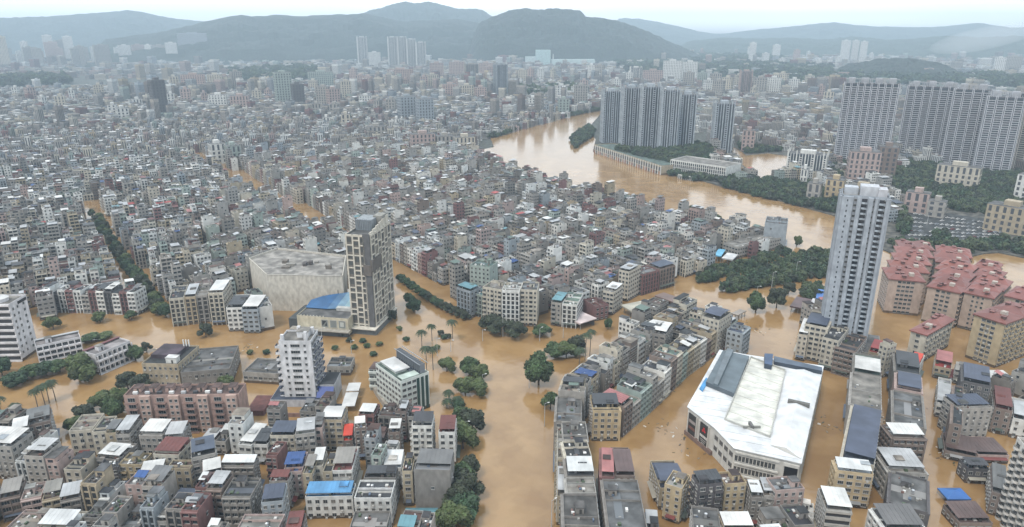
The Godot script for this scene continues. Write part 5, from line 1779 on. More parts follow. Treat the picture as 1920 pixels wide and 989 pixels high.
func white_institute() -> void:                  # banded white slab on the left with two arcaded school wings
	var H := 36.0
	var r := traced("-60 574 18 573 62 556", H)
	r.D = 16.0
	own(r, 1)
	var o := thing("institute_slab", fresh("tall white slab with long dark window bands at the flooded west edge"), "tower", r.t.origin, r.t.basis)
	refs.append([Vector2(r.t.origin.x, r.t.origin.z), "tall white banded slab"])
	var k := Kit.new()
	var t := Transform3D()
	var W: float = r.W
	var D: float = r.D
	var white := lin(222, 220, 222)
	shell(k, t, W, D, H, white, ROOF.pale, 1.2)
	facade(k, face_of(W, D, 0), W, H, 9, "band", white)
	for f in range(1, 9):
		for x in [-0.35, -0.1, 0.25]:
			k.wins.append(["small" if x != 0.25 else "bare", face_of(W, D, 1) * Transform3D(Basis(), Vector3(x * D, f * 4.0 + 1.0, 0)), "window"])
	k.mb("roof_dome", "wall").tube(t, Vector3(2, H, 0), Vector3(2, H + 2.2, 0), 4.0, 4.0, 16, white)
	k.mb("roof_dome", "tin").tube(t, Vector3(2, H + 2.2, 0), Vector3(2, H + 3.2, 0), 4.4, 2.5, 16, ROOF.white)
	k.mb("dark_band", "glass").box(face_of(W, D, 1), Vector3(0.2 * D, H - 1.0, 0.1), Vector3(D * 0.5, 1.8, 0.2), Color(0.03, 0.03, 0.035), 2)
	commit(k, o)
	var i := 0
	for l in ["66 652 150 634 152 622 | 10 | white arcaded school wing under the tall white slab", "178 668 243 641 236 628 | 12 | white arcaded school wing with big black openings and maroon roof edge"]:
		var f: PackedStringArray = l.split("|")
		var h := float(f[1])
		var q := traced(f[0], h)
		q.D = clampf(q.D, 8.0, 12.0)
		own(q, 0.5)
		var w := thing("school_wing", fresh(f[2].strip_edges()), "school", q.t.origin, q.t.basis)
		refs.append([Vector2(q.t.origin.x, q.t.origin.z), f[2].strip_edges()])
		var kk := Kit.new()
		shell(kk, t, q.W, q.D, h, white, lin(150, 144, 144), 0.8)
		var ft := face_of(q.W, q.D, 0)
		var nb := 7
		for fl in 3:
			for j in nb:
				kk.wins.append(["big", ft * Transform3D(Basis.from_scale(Vector3(q.W / nb / 3.6, 0.9, 1)), Vector3((j + 0.5) * q.W / nb - q.W * 0.5, (fl + 0.5) * h / 3.0, 0)), "window"])
			kk.mb("gallery#%d" % fl, "wall").box(ft, Vector3(0, fl * h / 3.0 + 0.3, 0.9), Vector3(q.W, 0.9, 1.8), white, 2)
		for j in nb + 1:
			kk.mb("pillar#%d" % j, "wall").box(ft, Vector3((j * 1.0 / nb - 0.5) * (q.W - 0.5), h * 0.5, 1.6), Vector3(0.5, h, 0.5), white, 2)
		kk.mb("roof_edge", "tin").box(t, Vector3(0, h + 1.0, -q.D * 0.42), Vector3(q.W + 0.6, 0.4, 2.0), lin(112, 60, 62) if i == 1 else ROOF.cloud, 0)
		hut(kk, t, Vector3(-q.W * 0.2, h, 0), 3.4, 3.4, 2.8, white, ROOF.pale)
		commit(kk, w)
		i += 1
	# the pink-brown apartment block and the grey halls east of the wings
	var pr := traced("231 745 447 742 440 722", 20)
	own(pr, 0.6)
	var po := thing("pink_apartments", fresh("long pink-brown apartment block with stacked balconies above the flooded lower quarter"), "apartment block", pr.t.origin, pr.t.basis)
	refs.append([Vector2(pr.t.origin.x, pr.t.origin.z), "long pink-brown apartment block"])
	var pk := Kit.new()
	shell(pk, t, pr.W, pr.D, 20, lin(176, 148, 138), ROOF.brown, 0.9)
	var pf := face_of(pr.W, pr.D, 0)
	var segs := 8
	for s in segs:
		var x: float = (s + 0.5) * pr.W / segs - pr.W * 0.5
		var sw: float = pr.W / segs
		if s % 2 == 0:
			for fl in range(0, 6):
				var nm := "balcony#%d_%d" % [s, fl]
				pk.mb(nm, "wall").box(pf, Vector3(x, fl * 3.3 + 0.1, 0.9), Vector3(sw * 0.8, 0.2, 1.8), lin(150, 122, 114), 2)
				pk.mb(nm, "wall").box(pf, Vector3(x, fl * 3.3 + 0.6, 1.74), Vector3(sw * 0.8, 1.0, 0.12), lin(162, 134, 124), 2)
				pk.wins.append(["big", pf * Transform3D(Basis.from_scale(Vector3(1.2, 0.85, 1)), Vector3(x, fl * 3.3 + 1.7, 0)), "window"])
		else:
			pk.mb("bay#%d" % s, "wall").box(pf, Vector3(x, 10.4, 0.7), Vector3(sw * 0.72, 20.8, 1.4), lin(190, 164, 152), 2)
			for fl in 6:
				for dx in [-0.18, 0.18]:
					pk.wins.append(["small", pf * Transform3D(Basis(), Vector3(x + dx * sw, fl * 3.3 + 1.8, 1.4)), "window"])
	for s in 7:
		hut(pk, t, Vector3((s - 3) * pr.W / 7.2, 20, -1.0), 3.4, 4.2, 2.4, lin(178, 150, 140), ROOF.brown)
	for s in 9:
		pk.mb("roof_clutter", "paint").box(t, Vector3((s - 4) * pr.W / 9.5, 20.6, 2.5), Vector3(2.2, 1.2, 1.2), [ROOF.white, ROOF.cloud, ROOF.dark][s % 3])
	commit(pk, po)
	for g in ["265 684 333 686 345 650 | 14 | beige | dark | grey lecture hall with purple roof and white sign letters", "338 702 430 694 428 652 | 10 | concrete | grey | grey workshop hall with broad flat roof beside the lecture hall", "455 700 520 704 520 676 | 6 | grey | grey | low grey shed roof in the water left of the white ten-storey tower", "612 690 656 690 656 672 | 5 | grey | dark | low dark-roofed gatehouse between the white tower and the white L-shaped block"]:
		var f: PackedStringArray = g.split("|")
		var h := float(f[1])
		var q := traced(f[0], h)
		own(q, 0.5)
		var w := thing("school_hall", fresh(f[4].strip_edges()), "hall", q.t.origin, q.t.basis)
		var kk := Kit.new()
		shell(kk, t, q.W, q.D, h, WALL[f[2].strip_edges()], ROOF[f[3].strip_edges()] * 0.9, 0.9)
		facade(kk, face_of(q.W, q.D, 0), q.W, h, maxi(1, int(h / 4.0)), "win", WALL.beige)
		facade(kk, face_of(q.W, q.D, 1), q.D, h, maxi(1, int(h / 4.0)), "win", WALL.beige)
		if h > 12:
			kk.mb("roof_rise", "roof").box(t, Vector3(-2, h + 1.2, -q.D * 0.12), Vector3(q.W * 0.7, 2.4, q.D * 0.6), lin(86, 74, 84))
			hut(kk, t, Vector3(q.W * 0.26, h, q.D * 0.32), 6, 4, 3.2, WALL.white, ROOF.white)
			for s in 3:
				kk.mb("sign_stroke#%d" % s, "paint").box(t, Vector3(q.W * 0.2 + s * 1.6, h + 4.6, -q.D * 0.3), Vector3(0.6, 4.0, 0.5), ROOF.white)
		else:
			roof_life(kk, t, q.W, q.D, h, WALL.concrete, ROOF.grey, "no")
		commit(kk, w)

func corner_tower() -> void:                     # the white tower with curved balconies at the frame's corner
	var H := 36.0
	var r := traced("1907 824 1975 905 2060 870", H)
	own(r, 1)
	var o := thing("balcony_tower", fresh("white apartment tower with rows of rounded balconies at the near corner"), "tower", r.t.origin, r.t.basis)
	var k := Kit.new()
	var t := Transform3D()
	var W: float = r.W
	var D: float = r.D
	var white := lin(218, 214, 208)
	shell(k, t, W, D, H, white, ROOF.pale, 1.2)
	for s in [0, 3]:
		var L := W if s == 0 else D
		var ft := face_of(W, D, s)
		var nb := maxi(2, int(L / 4.2))
		for f in range(0, 12):
			for i in nb:
				var x := (i + 0.5) * L / nb - L * 0.5
				var q := "balcony#%d_%d_%d" % [s, f, i]
				var m := k.mb(q, "wall")
				for a in 6:
					var a0 := PI * a / 6.0
					var a1 := PI * (a + 1) / 6.0
					var p0 := Vector3(x - cos(a0) * 1.7, 0, sin(a0) * 1.5)
					var p1 := Vector3(x - cos(a1) * 1.7, 0, sin(a1) * 1.5)
					var y0 := Vector3(0, f * 3.0 - 0.1, 0)
					var y1 := Vector3(0, f * 3.0 + 1.0, 0)
					m.quad(ft * (p0 + y0), ft * (p1 + y0), ft * (p1 + y1), ft * (p0 + y1), white)
					m.tri(ft * (Vector3(x, f * 3.0, 0)), ft * (p0 + y0), ft * (p1 + y0), white)
				k.wins.append(["big", ft * Transform3D(Basis.from_scale(Vector3(0.9, 0.85, 1)), Vector3(x, f * 3.0 + 1.5, 0)), "window"])
	commit(k, o)

func low_canopies() -> void:
	var t := Transform3D()
	var qp := poly("268 746 292 722 394 692 400 700 304 736 280 758")
	var qc := qp[0]
	var ql := PackedVector2Array()
	for p in qp: ql.append(p - qc)
	var qo := thing("quay_walk", fresh("pale raised quay walk with a low rail between the four palms and the pink-brown apartments"), "quay", Vector3(qc.x, 0, qc.y))
	var qk := Kit.new()
	prism(qk.mb("slab", "wall"), ql, -1.0, 1.3, lin(168, 164, 158), lin(150, 138, 124))
	for i in 9:
		var pp := ql[5].lerp(ql[4], i / 8.0)
		qk.mb("rail_post#%d" % i, "paint").box(t, Vector3(pp.x, 1.8, pp.y), Vector3(0.25, 1.2, 0.25), lin(176, 172, 166))
	commit(qk, qo)
	for l in [
		"1060 595 1088 608 1122 599 | 5 | 222 206 204 | pale pink flat canopy with a maroon edge by the flooded crossroads",
		"1163 573 1192 588 1245 577 | 6 | 190 186 172 | wide beige canopy hall roof over the water by the river road",
		"1372 588 1384 592 1400 584 | 4 | 160 150 140 | small canopy in the flood near two drowned trees",
		"1228 555 1262 567 1276 560 | 4 | 132 112 106 | row of low drowned sheds on the river road",
		"1481 575 1512 580 1524 562 | 5 | 96 74 74 | dark red-brown shed roof beside the pale high-rise",
		"1516 572 1538 576 1546 564 | 5 | 205 204 206 | small white roof beside the pale high-rise",
		"1530 560 1549 562 1552 545 | 6 | 70 120 190 | bright blue roof tucked against the pale high-rise",
		"1340 478 1352 482 1360 470 | 6 | 120 190 225 | sky-blue sheet roof by the riverside trees",
		"1354 484 1374 488 1384 478 | 6 | 214 214 214 | white sheet roof by the riverside trees",
	]:
		var f: PackedStringArray = l.split("|")
		var h := float(f[1])
		var c := nums(f[2])
		var col := lin(c[0], c[1], c[2])
		var r := traced(f[0], h)
		own(r, 0.5)
		var o := thing("canopy_roof", fresh(f[3].strip_edges()), "canopy", r.t.origin, r.t.basis)
		var k := Kit.new()
		k.mb("roof_slab", "tin").box(t, Vector3(0, h, 0), Vector3(r.W, 0.6, r.D), col, 0)
		k.mb("edge_band", "paint").box(t, Vector3(0, h - 0.4, r.D * 0.5 + 0.06), Vector3(r.W, 0.8, 0.12), col * 0.6, 0)
		for sx in [-0.42, 0.0, 0.42]:
			for sz in [-0.4, 0.4]:
				k.mb("post#%d%d" % [int(sx * 100), int(sz * 10)], "paint").box(t, Vector3(sx * r.W, (h - 1.3) * 0.5, sz * r.D), Vector3(0.4, h + 0.7, 0.4), lin(140, 136, 130))
		if r.W > 6.0:
			k.mb("back_wall", "wall").box(t, Vector3(0, h * 0.45, -r.D * 0.4), Vector3(r.W * 0.9, h * 0.9, 0.4), lin(120, 112, 106))
		commit(k, o)
	# the blue tent in the east canal
	var o := thing("market_tent", fresh("bright blue four-cornered tent standing in the east canal"), "tent", at(1790, 926, 3))
	var k := Kit.new()
	var blue := lin(64, 118, 190)
	var m := k.mb("canvas", "tin")
	var pk := Vector3(0, 1.6, 0)
	var cs := [Vector3(-5.0, 0, 3.8), Vector3(5.0, 0, 3.8), Vector3(5.0, 0, -3.8), Vector3(-5.0, 0, -3.8)]
	for i in 4:
		m.tri(cs[i], cs[(i + 1) % 4], pk, vary(blue, 0.1))
		m.quad(cs[i] + Vector3(0, -0.6, 0), cs[(i + 1) % 4] + Vector3(0, -0.6, 0), cs[(i + 1) % 4], cs[i], blue)
		k.mb("pole#%d" % i, "paint").box(t, cs[i] * 0.95 + Vector3(0, -1.6, 0), Vector3(0.12, 3.4, 0.12), lin(170, 170, 170))
	commit(k, o)
	var o2 := thing("market_umbrella", fresh("dark red umbrella over a terrace in the lower west quarter"), "umbrella", at(80, 866, 5))
	var k2 := Kit.new()
	for i in 8:
		var a := TAU * i / 8
		var b := TAU * (i + 1) / 8
		k2.mb("canopy", "tin").tri(Vector3(cos(b) * 2.6, 0, sin(b) * 2.6), Vector3(cos(a) * 2.6, 0, sin(a) * 2.6), Vector3(0, 1.1, 0), lin(150, 34, 44))
	k2.mb("pole", "paint").box(t, Vector3(0, -2.4, 0), Vector3(0.12, 6.8, 0.12), lin(150, 150, 150))
	commit(k2, o2)

# ---------------------------------------------------------------- ground, water, hills
func setting() -> void:
	var g := sheet_poly(PackedVector2Array([Vector2(-11000, 900), Vector2(11000, 900), Vector2(11000, -12000), Vector2(-11000, -12000)]), -1.2, lin(96, 98, 90), "soil", "ground")
	g.set_meta("kind", "structure")
	tag(g, "grey-green valley floor under the town, reaching to the hills")
	var w := PackedVector2Array([Vector2(-1500, 320), Vector2(1500, 320), Vector2(1500, -1150)])
	for q in ["1112 283", "1117 262", "1103 240", "1124 217", "1130 204", "1090 212", "1000 230", "918 256", "926 276"]:
		var n := nums(q)
		w.append(at2(n[0], n[1]))
	w.append(Vector2(-60, -1150))
	w.append(Vector2(-1500, -1150))
	var wm := sheet_poly(w, 0.0, Color(1, 1, 1), "water", "flood_water")
	wm.set_meta("kind", "structure")
	tag(wm, "brown flood water filling the streets and the river")
	var bank := PackedVector2Array()
	bank.append_array(poly("1112 284 1180 304 1235 324 1300 335 1350 350 1420 368 1480 382 1580 410 1612 450 1680 480 1800 488 1845 477 1872 475 2010 503 2300 523"))
	bank.append(Vector2(1490, -700))
	bank.append(Vector2(1490, -1160))
	var b := sheet_poly(bank, 1.1, lin(104, 102, 94), "soil", "river_bank", null, 2.6)
	b.set_meta("kind", "structure")
	tag(b, "low river bank east of the brown river")
	var inlet := sheet_poly(poly("1366 272 1384 280 1400 292 1440 288 1500 296 1476 312 1440 332 1412 336 1402 318 1380 296", 1.1), 1.16, Color(1, 1, 1), "water", "flood_inlet")
	inlet.set_meta("kind", "structure")
	tag(inlet, "brown flooded lane and yard behind the riverside podium")
	var lot := sheet_poly(poly("1690 396 1790 402 1890 418 1890 452 1800 456 1692 452", 1.1), 1.15, lin(74, 76, 76), "soil", "car_park")
	lot.set_meta("kind", "structure")
	tag(lot, "asphalt car park full of vehicles behind the red roofs")
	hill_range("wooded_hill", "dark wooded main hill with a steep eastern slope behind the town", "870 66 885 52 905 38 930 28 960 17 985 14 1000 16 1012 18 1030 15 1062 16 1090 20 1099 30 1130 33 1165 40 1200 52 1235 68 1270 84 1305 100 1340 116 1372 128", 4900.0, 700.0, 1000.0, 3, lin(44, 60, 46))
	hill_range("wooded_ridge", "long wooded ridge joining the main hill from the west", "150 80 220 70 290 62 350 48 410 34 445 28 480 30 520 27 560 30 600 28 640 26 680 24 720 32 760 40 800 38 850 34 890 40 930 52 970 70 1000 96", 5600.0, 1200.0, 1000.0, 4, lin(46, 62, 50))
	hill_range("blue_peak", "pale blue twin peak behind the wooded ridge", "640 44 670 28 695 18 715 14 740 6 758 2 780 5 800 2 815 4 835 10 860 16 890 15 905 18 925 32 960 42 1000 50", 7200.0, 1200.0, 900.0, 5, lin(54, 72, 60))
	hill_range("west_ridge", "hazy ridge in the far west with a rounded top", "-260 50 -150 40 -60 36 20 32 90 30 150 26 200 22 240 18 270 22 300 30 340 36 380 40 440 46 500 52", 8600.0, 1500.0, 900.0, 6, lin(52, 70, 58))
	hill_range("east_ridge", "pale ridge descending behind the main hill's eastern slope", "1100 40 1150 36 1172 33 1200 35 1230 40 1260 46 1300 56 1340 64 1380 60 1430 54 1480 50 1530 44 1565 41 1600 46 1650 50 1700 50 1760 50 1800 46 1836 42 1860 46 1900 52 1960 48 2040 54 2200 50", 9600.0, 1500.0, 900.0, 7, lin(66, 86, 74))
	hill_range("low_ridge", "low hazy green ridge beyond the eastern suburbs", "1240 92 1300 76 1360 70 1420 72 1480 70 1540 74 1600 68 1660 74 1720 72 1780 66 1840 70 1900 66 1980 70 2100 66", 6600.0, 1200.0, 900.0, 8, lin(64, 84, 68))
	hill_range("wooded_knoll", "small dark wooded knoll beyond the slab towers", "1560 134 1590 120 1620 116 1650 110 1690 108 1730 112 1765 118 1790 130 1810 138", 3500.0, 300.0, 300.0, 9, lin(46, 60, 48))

func hill_range(called: String, label: String, crest: String, dist: float, front: float, back: float, seed_: int, col: Color) -> void:
	var n := nums(crest)
	var noise := FastNoiseLite.new()
	noise.seed = seed_
	noise.frequency = 1.0 / 420.0
	noise.fractal_octaves = 5
	var m := MB.new()
	var cols := 90
	var rows := 26
	var grid := []
	var x0: float = n[0]
	var x1: float = n[n.size() - 2]
	for i in cols + 1:
		var px := lerpf(x0, x1, i / float(cols))
		var j := 0
		while j < n.size() - 4 and n[j + 2] < px:
			j += 2
		var f := clampf((px - n[j]) / (n[j + 2] - n[j]), 0, 1)
		var py := lerpf(n[j + 1], n[j + 3], f)
		var top := far_at(px, py, dist)
		var dir := Vector3(top.x, 0, top.z).normalized()
		var edge := minf(1.0, minf(i, cols - i) / 5.0)
		var line := []
		for r in rows + 1:
			var v := r / float(rows)
			var s := 0.0
			var d := dist
			if v < 0.65:
				s = v / 0.65
				d = dist - front * (1.0 - s)
			else:
				s = 1.0 - (v - 0.65) / 0.35
				d = dist + back * (1.0 - s)
			var p := dir * d
			var wob := noise.get_noise_2d(p.x, p.z)
			var prof := pow(s, 0.85) * (1.0 + 0.55 * wob * (1.0 - s)) 
			prof += 0.10 * absf(noise.get_noise_2d(p.x * 2.3 + 500, p.z * 2.3)) * (1.0 - s) * s * 4.0
			var bump := 9.0 * noise.get_noise_2d(p.x * 9.0, p.z * 9.0) * minf(1.0, s * 3.0)
			line.append(Vector3(p.x, maxf(-2.0, (top.y + 2.0) * clampf(prof, 0, 1.05) * lerpf(0.2, 1.0, edge) - 2.0 + bump), p.z))
		grid.append(line)
	for i in cols:
		for r in rows:
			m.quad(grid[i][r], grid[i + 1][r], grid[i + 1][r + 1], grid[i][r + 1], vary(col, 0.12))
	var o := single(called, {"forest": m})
	tag(o, label, "", "", "structure")

func woods_all() -> void:
	woods("riverside_woods", "dark tree belts along the river banks and on the river island", [
		poly("906 252 930 246 1000 226 1090 207 1128 199 1128 207 1090 215 1000 233 936 258 912 260"),
		poly("1070 262 1082 250 1102 240 1114 243 1112 256 1096 268 1078 280"),
		poly("1232 318 1262 314 1330 330 1345 342 1300 341 1250 330"),
		poly("1340 336 1420 338 1500 346 1578 366 1580 405 1500 388 1420 370 1350 350"),
		poly("1660 330 1760 318 1930 330 2000 360 1960 420 1890 408 1800 398 1740 378 1690 372"),
		poly("1660 458 1690 474 1800 484 1845 474 1872 471 1990 499 1990 474 1900 456 1800 462 1700 460"),
		poly("1684 400 1700 402 1702 446 1684 440"), poly("1752 440 1776 440 1780 460 1748 458"),
		poly("1540 295 1590 300 1592 330 1560 340 1546 330"), poly("1660 296 1700 300 1780 318 1700 330 1666 320"),
		poly("1380 255 1420 262 1470 285 1400 290 1384 276"), poly("1320 300 1400 330 1412 350 1366 345"),
	], 6.2, 4.6)
	woods("podium_garden", "dark trees in the raised garden between the riverside towers", [
		poly("1150 282 1200 296 1262 308 1310 300 1340 306 1330 284 1300 280 1240 286", 10.0), poly("1296 284 1336 290 1340 300 1300 300")], 6.0, 5.0, 11.0)
	woods("canal_woods", "green wooded embankment between the river point and the flooded yard", [
		poly("1352 548 1376 524 1450 500 1520 478 1566 474 1560 520 1500 530 1430 540 1372 552"),
		poly("1296 532 1330 510 1400 496 1470 470 1482 476 1440 498 1372 516 1330 530"),
		poly("1284 396 1320 402 1352 418 1345 428 1310 418 1286 406"),
		poly("1500 545 1530 535 1552 548 1540 570 1505 566"),
	], 4.6, 3.7)
	woods("far_woods", "scattered dark groves among the far suburbs", [
		poly("1150 118 1400 122 1560 128 1560 150 1400 150 1180 140"), poly("420 138 560 128 640 140 560 152 440 150"),
		poly("940 175 1100 168 1100 182 960 190"), poly("1480 150 1700 138 1920 150 1920 168 1700 160 1500 162"),
		poly("0 150 120 145 130 158 0 165"), poly("1240 108 1400 104 1480 112 1400 116 1260 118"),
	], 24.0, 15.0)

func pond_trees() -> void:
	# street trees down the canal-like lane west of the piered houses
	var a := [Vector2(176, 408), Vector2(205, 455), Vector2(240, 505), Vector2(275, 552), Vector2(306, 596)]
	var ords := ["first", "second", "third", "fourth", "fifth", "sixth", "seventh", "eighth", "ninth", "tenth", "eleventh", "twelfth"]
	for i in 36:
		var f := i / 35.0 * 3.999
		var s := int(f)
		var p: Vector2 = a[s].lerp(a[s + 1], f - s)
		var side := "west" if i % 2 == 0 else "east"
		tree("dark street tree, %s from the crossroads on the %s side of the flooded tree-lined lane" % [(ords + ["thirteenth", "fourteenth", "fifteenth", "sixteenth", "seventeenth", "eighteenth"])[17 - i / 2], side], at(p.x + (-4 if i % 2 == 0 else 5), p.y), rng.randf_range(7.5, 10.5), rng.randf_range(7, 9.5), "street trees of the flooded lane")
	# the road row at the foot of the green terraces
	var b := [Vector2(752, 528), Vector2(790, 556), Vector2(830, 580), Vector2(872, 600)]
	for i in 14:
		var f := i / 13.0 * 2.999
		var s := int(f)
		var p: Vector2 = b[s].lerp(b[s + 1], f - s)
		tree("low dark tree, %s from the gridded tower along the foot of the green terraces" % (ords + ["thirteenth", "fourteenth"])[i], at(p.x, p.y), 6.0, 7.0, "roadside trees by the green terraces")
	for l in [
		"1010 722 19 15.5|tallest lone round tree standing in the middle of the flooded avenue",
		"880 702 11 11|upper tree of the clump of three in the avenue's western lane",
		"898 712 10 10|east tree of the clump of three in the avenue's western lane",
		"872 736 9.5 11|south-west tree of the clump in the avenue's western lane",
		"894 742 9.5 11|south-east tree of the clump in the avenue's western lane",
		"838 697 8 10|single round tree west of the avenue clump, beside two palms",
		"1030 452 1 1|skip",
		"918 622 11 13|broad deep-green tree before the cream curved flats",
		"938 628 11 14|dense deep-green tree next to the broad one before the cream curved flats",
		"966 634 11 14|bright green round tree before the cream curved flats",
		"1016 630 8 12|dark low tree east of the cream curved flats",
		"1042 670 9 13|west tree of the dark group by the flooded crossroads",
		"1062 672 10 13|middle tree of the dark group by the flooded crossroads",
		"1080 664 11 12|east tree of the dark group by the flooded crossroads",
		"1032 768 10 9|dark tree half hidden beside the avenue terrace",
		"868 842 13 13|big dark avenue tree beside the white house with rust-brown terrace",
		"884 812 12 12|dark avenue tree just north of the big one",
		"866 800 11 10|dark avenue tree close to the white balconied block",
		"880 898 11 9|avenue hedge tree, northmost of the long dark row",
		"866 918 13 12|avenue hedge tree, second of the long dark row",
		"876 938 13 12|avenue hedge tree, third of the long dark row",
		"862 958 13 12|avenue hedge tree, fourth of the long dark row",
		"872 980 13 12|avenue hedge tree, fifth of the long dark row",
		"852 1000 13 13|avenue hedge tree, southmost of the long dark row",
		"148 712 16 14|big dark tree beside the arcaded wing with black openings",
		"166 716 11 10|smaller dark tree against the arcaded wing's blank end",
		"254 676 10 10|round dark tree behind the arcaded wing's far end",
		"228 770 13 11|bright green tree at the corner of the pink-brown apartments",
		"214 786 12 10|yellow-green tree beside the purple sheet roof",
		"266 738 11 10|dark tree in front of the grey lecture hall",
		"240 730 10 10|pale green tree north of the bright green one",
		"190 764 9 11|olive tree on the flooded lane's bank by the pink-brown apartments",
		"158 792 9 10|olive tree farther down the flooded lane's bank",
		"140 808 8 8|yellowish tree beside the cream house of three window rows",
		"428 738 11 10|round tree at the east end of the pink-brown apartments",
		"60 708 8 11|dark tree, west one along the white slab's garden wall",
		"86 704 8 11|dark tree, middle one along the white slab's garden wall",
		"112 698 8 11|dark tree, east one along the white slab's garden wall",
		"28 724 8 12|bushy tree in the brown channel at the west edge",
		"4 706 12 10|dark tree at the western frame edge under the white slab",
		"100 618 9 9|dark tree at the foot of the white slab's side wall",
		"188 604 8 9|dark tree in front of the maroon terrace house",
		"246 600 7 8|small tree before the white end house of the channel row",
		"170 640 5 12|low olive tree island in the brown channel",
		"200 634 4 10|flat olive thicket tree west of the channel's pale current",
		"386 632 9 9|dark tree before the tallest cream house with towers",
		"275 660 6 6|drowned sapling tree in the channel's pale current",
		"440 666 6 5|narrow tree beside the grey workshop hall",
		"768 572 9 8|dark tree beside the gridded tower's east corner, upper",
		"776 586 10 9|dark tree beside the gridded tower's east corner, lower",
		"735 603 8 6|purple-brown tree under the gridded tower",
		"1417 586 15 12|drowned tree with reflection, west of two in the open flood",
		"1456 578 15 12|drowned tree with reflection, east of two in the open flood",
		"1478 552 9 9|small drowned tree near the wooded embankment",
		"1494 462 10 8|lone tree on the tip of the river point",
		"1504 480 6 6|small bush tree in the river off the point",
		"1226 606 9 8|dark tree in front of the beige canopy hall",
		"1140 618 8 5|slim tree in the flood by the pink canopy",
		"1000 600 1 1|skip",
		"860 770 6 6|small tree between palms and the white L-shaped block",
		"706 800 5 5|dark bush tree behind the curved pale wall",
		"758 796 5 5|dark tree at the curved wall's southern end",
	]:
		var f: PackedStringArray = l.split("|")
		if f[1] == "skip":
			continue
		var n := nums(f[0])
		tree(f[1], at(n[0], n[1]), n[2], n[3], "trees standing in the flood")
	for l in [
		"791 652 11|tall palm by the flooded plaza, westmost of three in a line", "810 640 11|tall palm by the flooded plaza, middle of three in a line", "849 640 14|tall slender palm by the flooded plaza, tallest and eastmost",
		"800 696 15|stout palm of the close pair beside the white L-shaped block, west one", "812 694 14|stout palm of the close pair beside the white L-shaped block, east one",
		"1097 676 17|tall dark palm beside the dark tree group, west one", "1106 668 17|tall dark palm beside the dark tree group, east one", "1086 690 12|shorter palm below the dark tree group",
		"70 764 10|palm by the white slab's wall, westmost of a row of four", "84 760 11|palm by the white slab's wall, second of a row of four", "92 756 11|palm by the white slab's wall, third of a row of four", "104 752 12|palm by the white slab's wall, eastmost of a row of four",
		"32 786 8|spreading pale palm behind the white curved roofs", "2 776 9|reddish palm at the western frame edge",
		"842 754 6|small palm, north of a trio beside the avenue", "858 762 5|small palm, east of a trio beside the avenue", "838 766 5|small palm, south of a trio beside the avenue",
	]:
		var f: PackedStringArray = l.split("|")
		var n := nums(f[0])
		palm(f[1], at(n[0], n[1]), n[2], "palm trees in the flood")
	var i := 0
	for q in ["628 656", "655 642", "664 655", "680 643", "688 652", "712 649", "762 640", "643 630", "826 628", "833 636", "841 634", "818 655", "700 668", "748 620", "470 664", "500 664"]:
		var n := nums(q)
		tree("round clipped shrub, %s counting east from the white ten-storey tower across the flooded plaza" % (ords + ["thirteenth", "fourteenth", "fifteenth", "sixteenth"])[i], at(n[0], n[1]), 2.9, 4.2, "clipped shrubs in the flooded plaza", true)
		i += 1

func lamps() -> void:
	for l in [
		"943 632 15|white street lamp before the deep-green trees at the crossroads", "1012 640 9|white street lamp left of the dark tree group", "905 640 8|short lamp pole in the middle of the crossroads",
		"1021 800 13|tall lamp pole along the avenue's east lane, north one", "1034 990 13|tall lamp pole along the avenue's east lane, south one", "992 728 8|lamp pole beside the tallest lone tree",
		"873 828 11|white street lamp against the big dark avenue tree", "820 668 12|lamp pole between the palms by the plaza", "845 660 8|short lamp pole below the slender palm", "659 664 9|lamp pole among the clipped shrubs",
		"1418 566 12|tall lamp mast by the drowned trees, west one", "1446 548 16|tall lamp mast on the wooded embankment", "1492 520 13|tall lamp mast on the wooded embankment, east one", "1056 634 11|lamp pole by the pink canopy",
		"1738 424 14|white lamp mast in the crowded car park", "1640 690 9|lamp pole in the lane between the two east rows",
		"605 652 13|tall white pole behind the white ten-storey tower", "905 730 9|lamp pole by the avenue's clump of three trees",
	]:
		var f: PackedStringArray = l.split("|")
		var n := nums(f[0])
		var o := thing("street_lamp", fresh(f[1]), "street lamp", at(n[0], n[1]), Basis(Vector3.UP, rng.randf_range(-0.6, 0.6)), "street lamps standing in the flood")
		var m := MB.new()
		var h: float = n[2]
		m.tube(Transform3D(), Vector3(0, -0.5, 0), Vector3(0, h, 0), 0.2, 0.1, 8, ROOF.cloud)
		single("pole", {"paint": m}, o)
		var a := MB.new()
		a.tube(Transform3D(), Vector3(0, h - 0.2, 0), Vector3(1.6, h + 0.3, 0), 0.08, 0.06, 6, ROOF.cloud)
		single("arm", {"paint": a}, o)
		var hd := MB.new()
		hd.box(Transform3D(), Vector3(1.9, h + 0.3, 0), Vector3(1.1, 0.2, 0.45), ROOF.white, 0)
		single("lamp_head", {"paint": hd}, o)

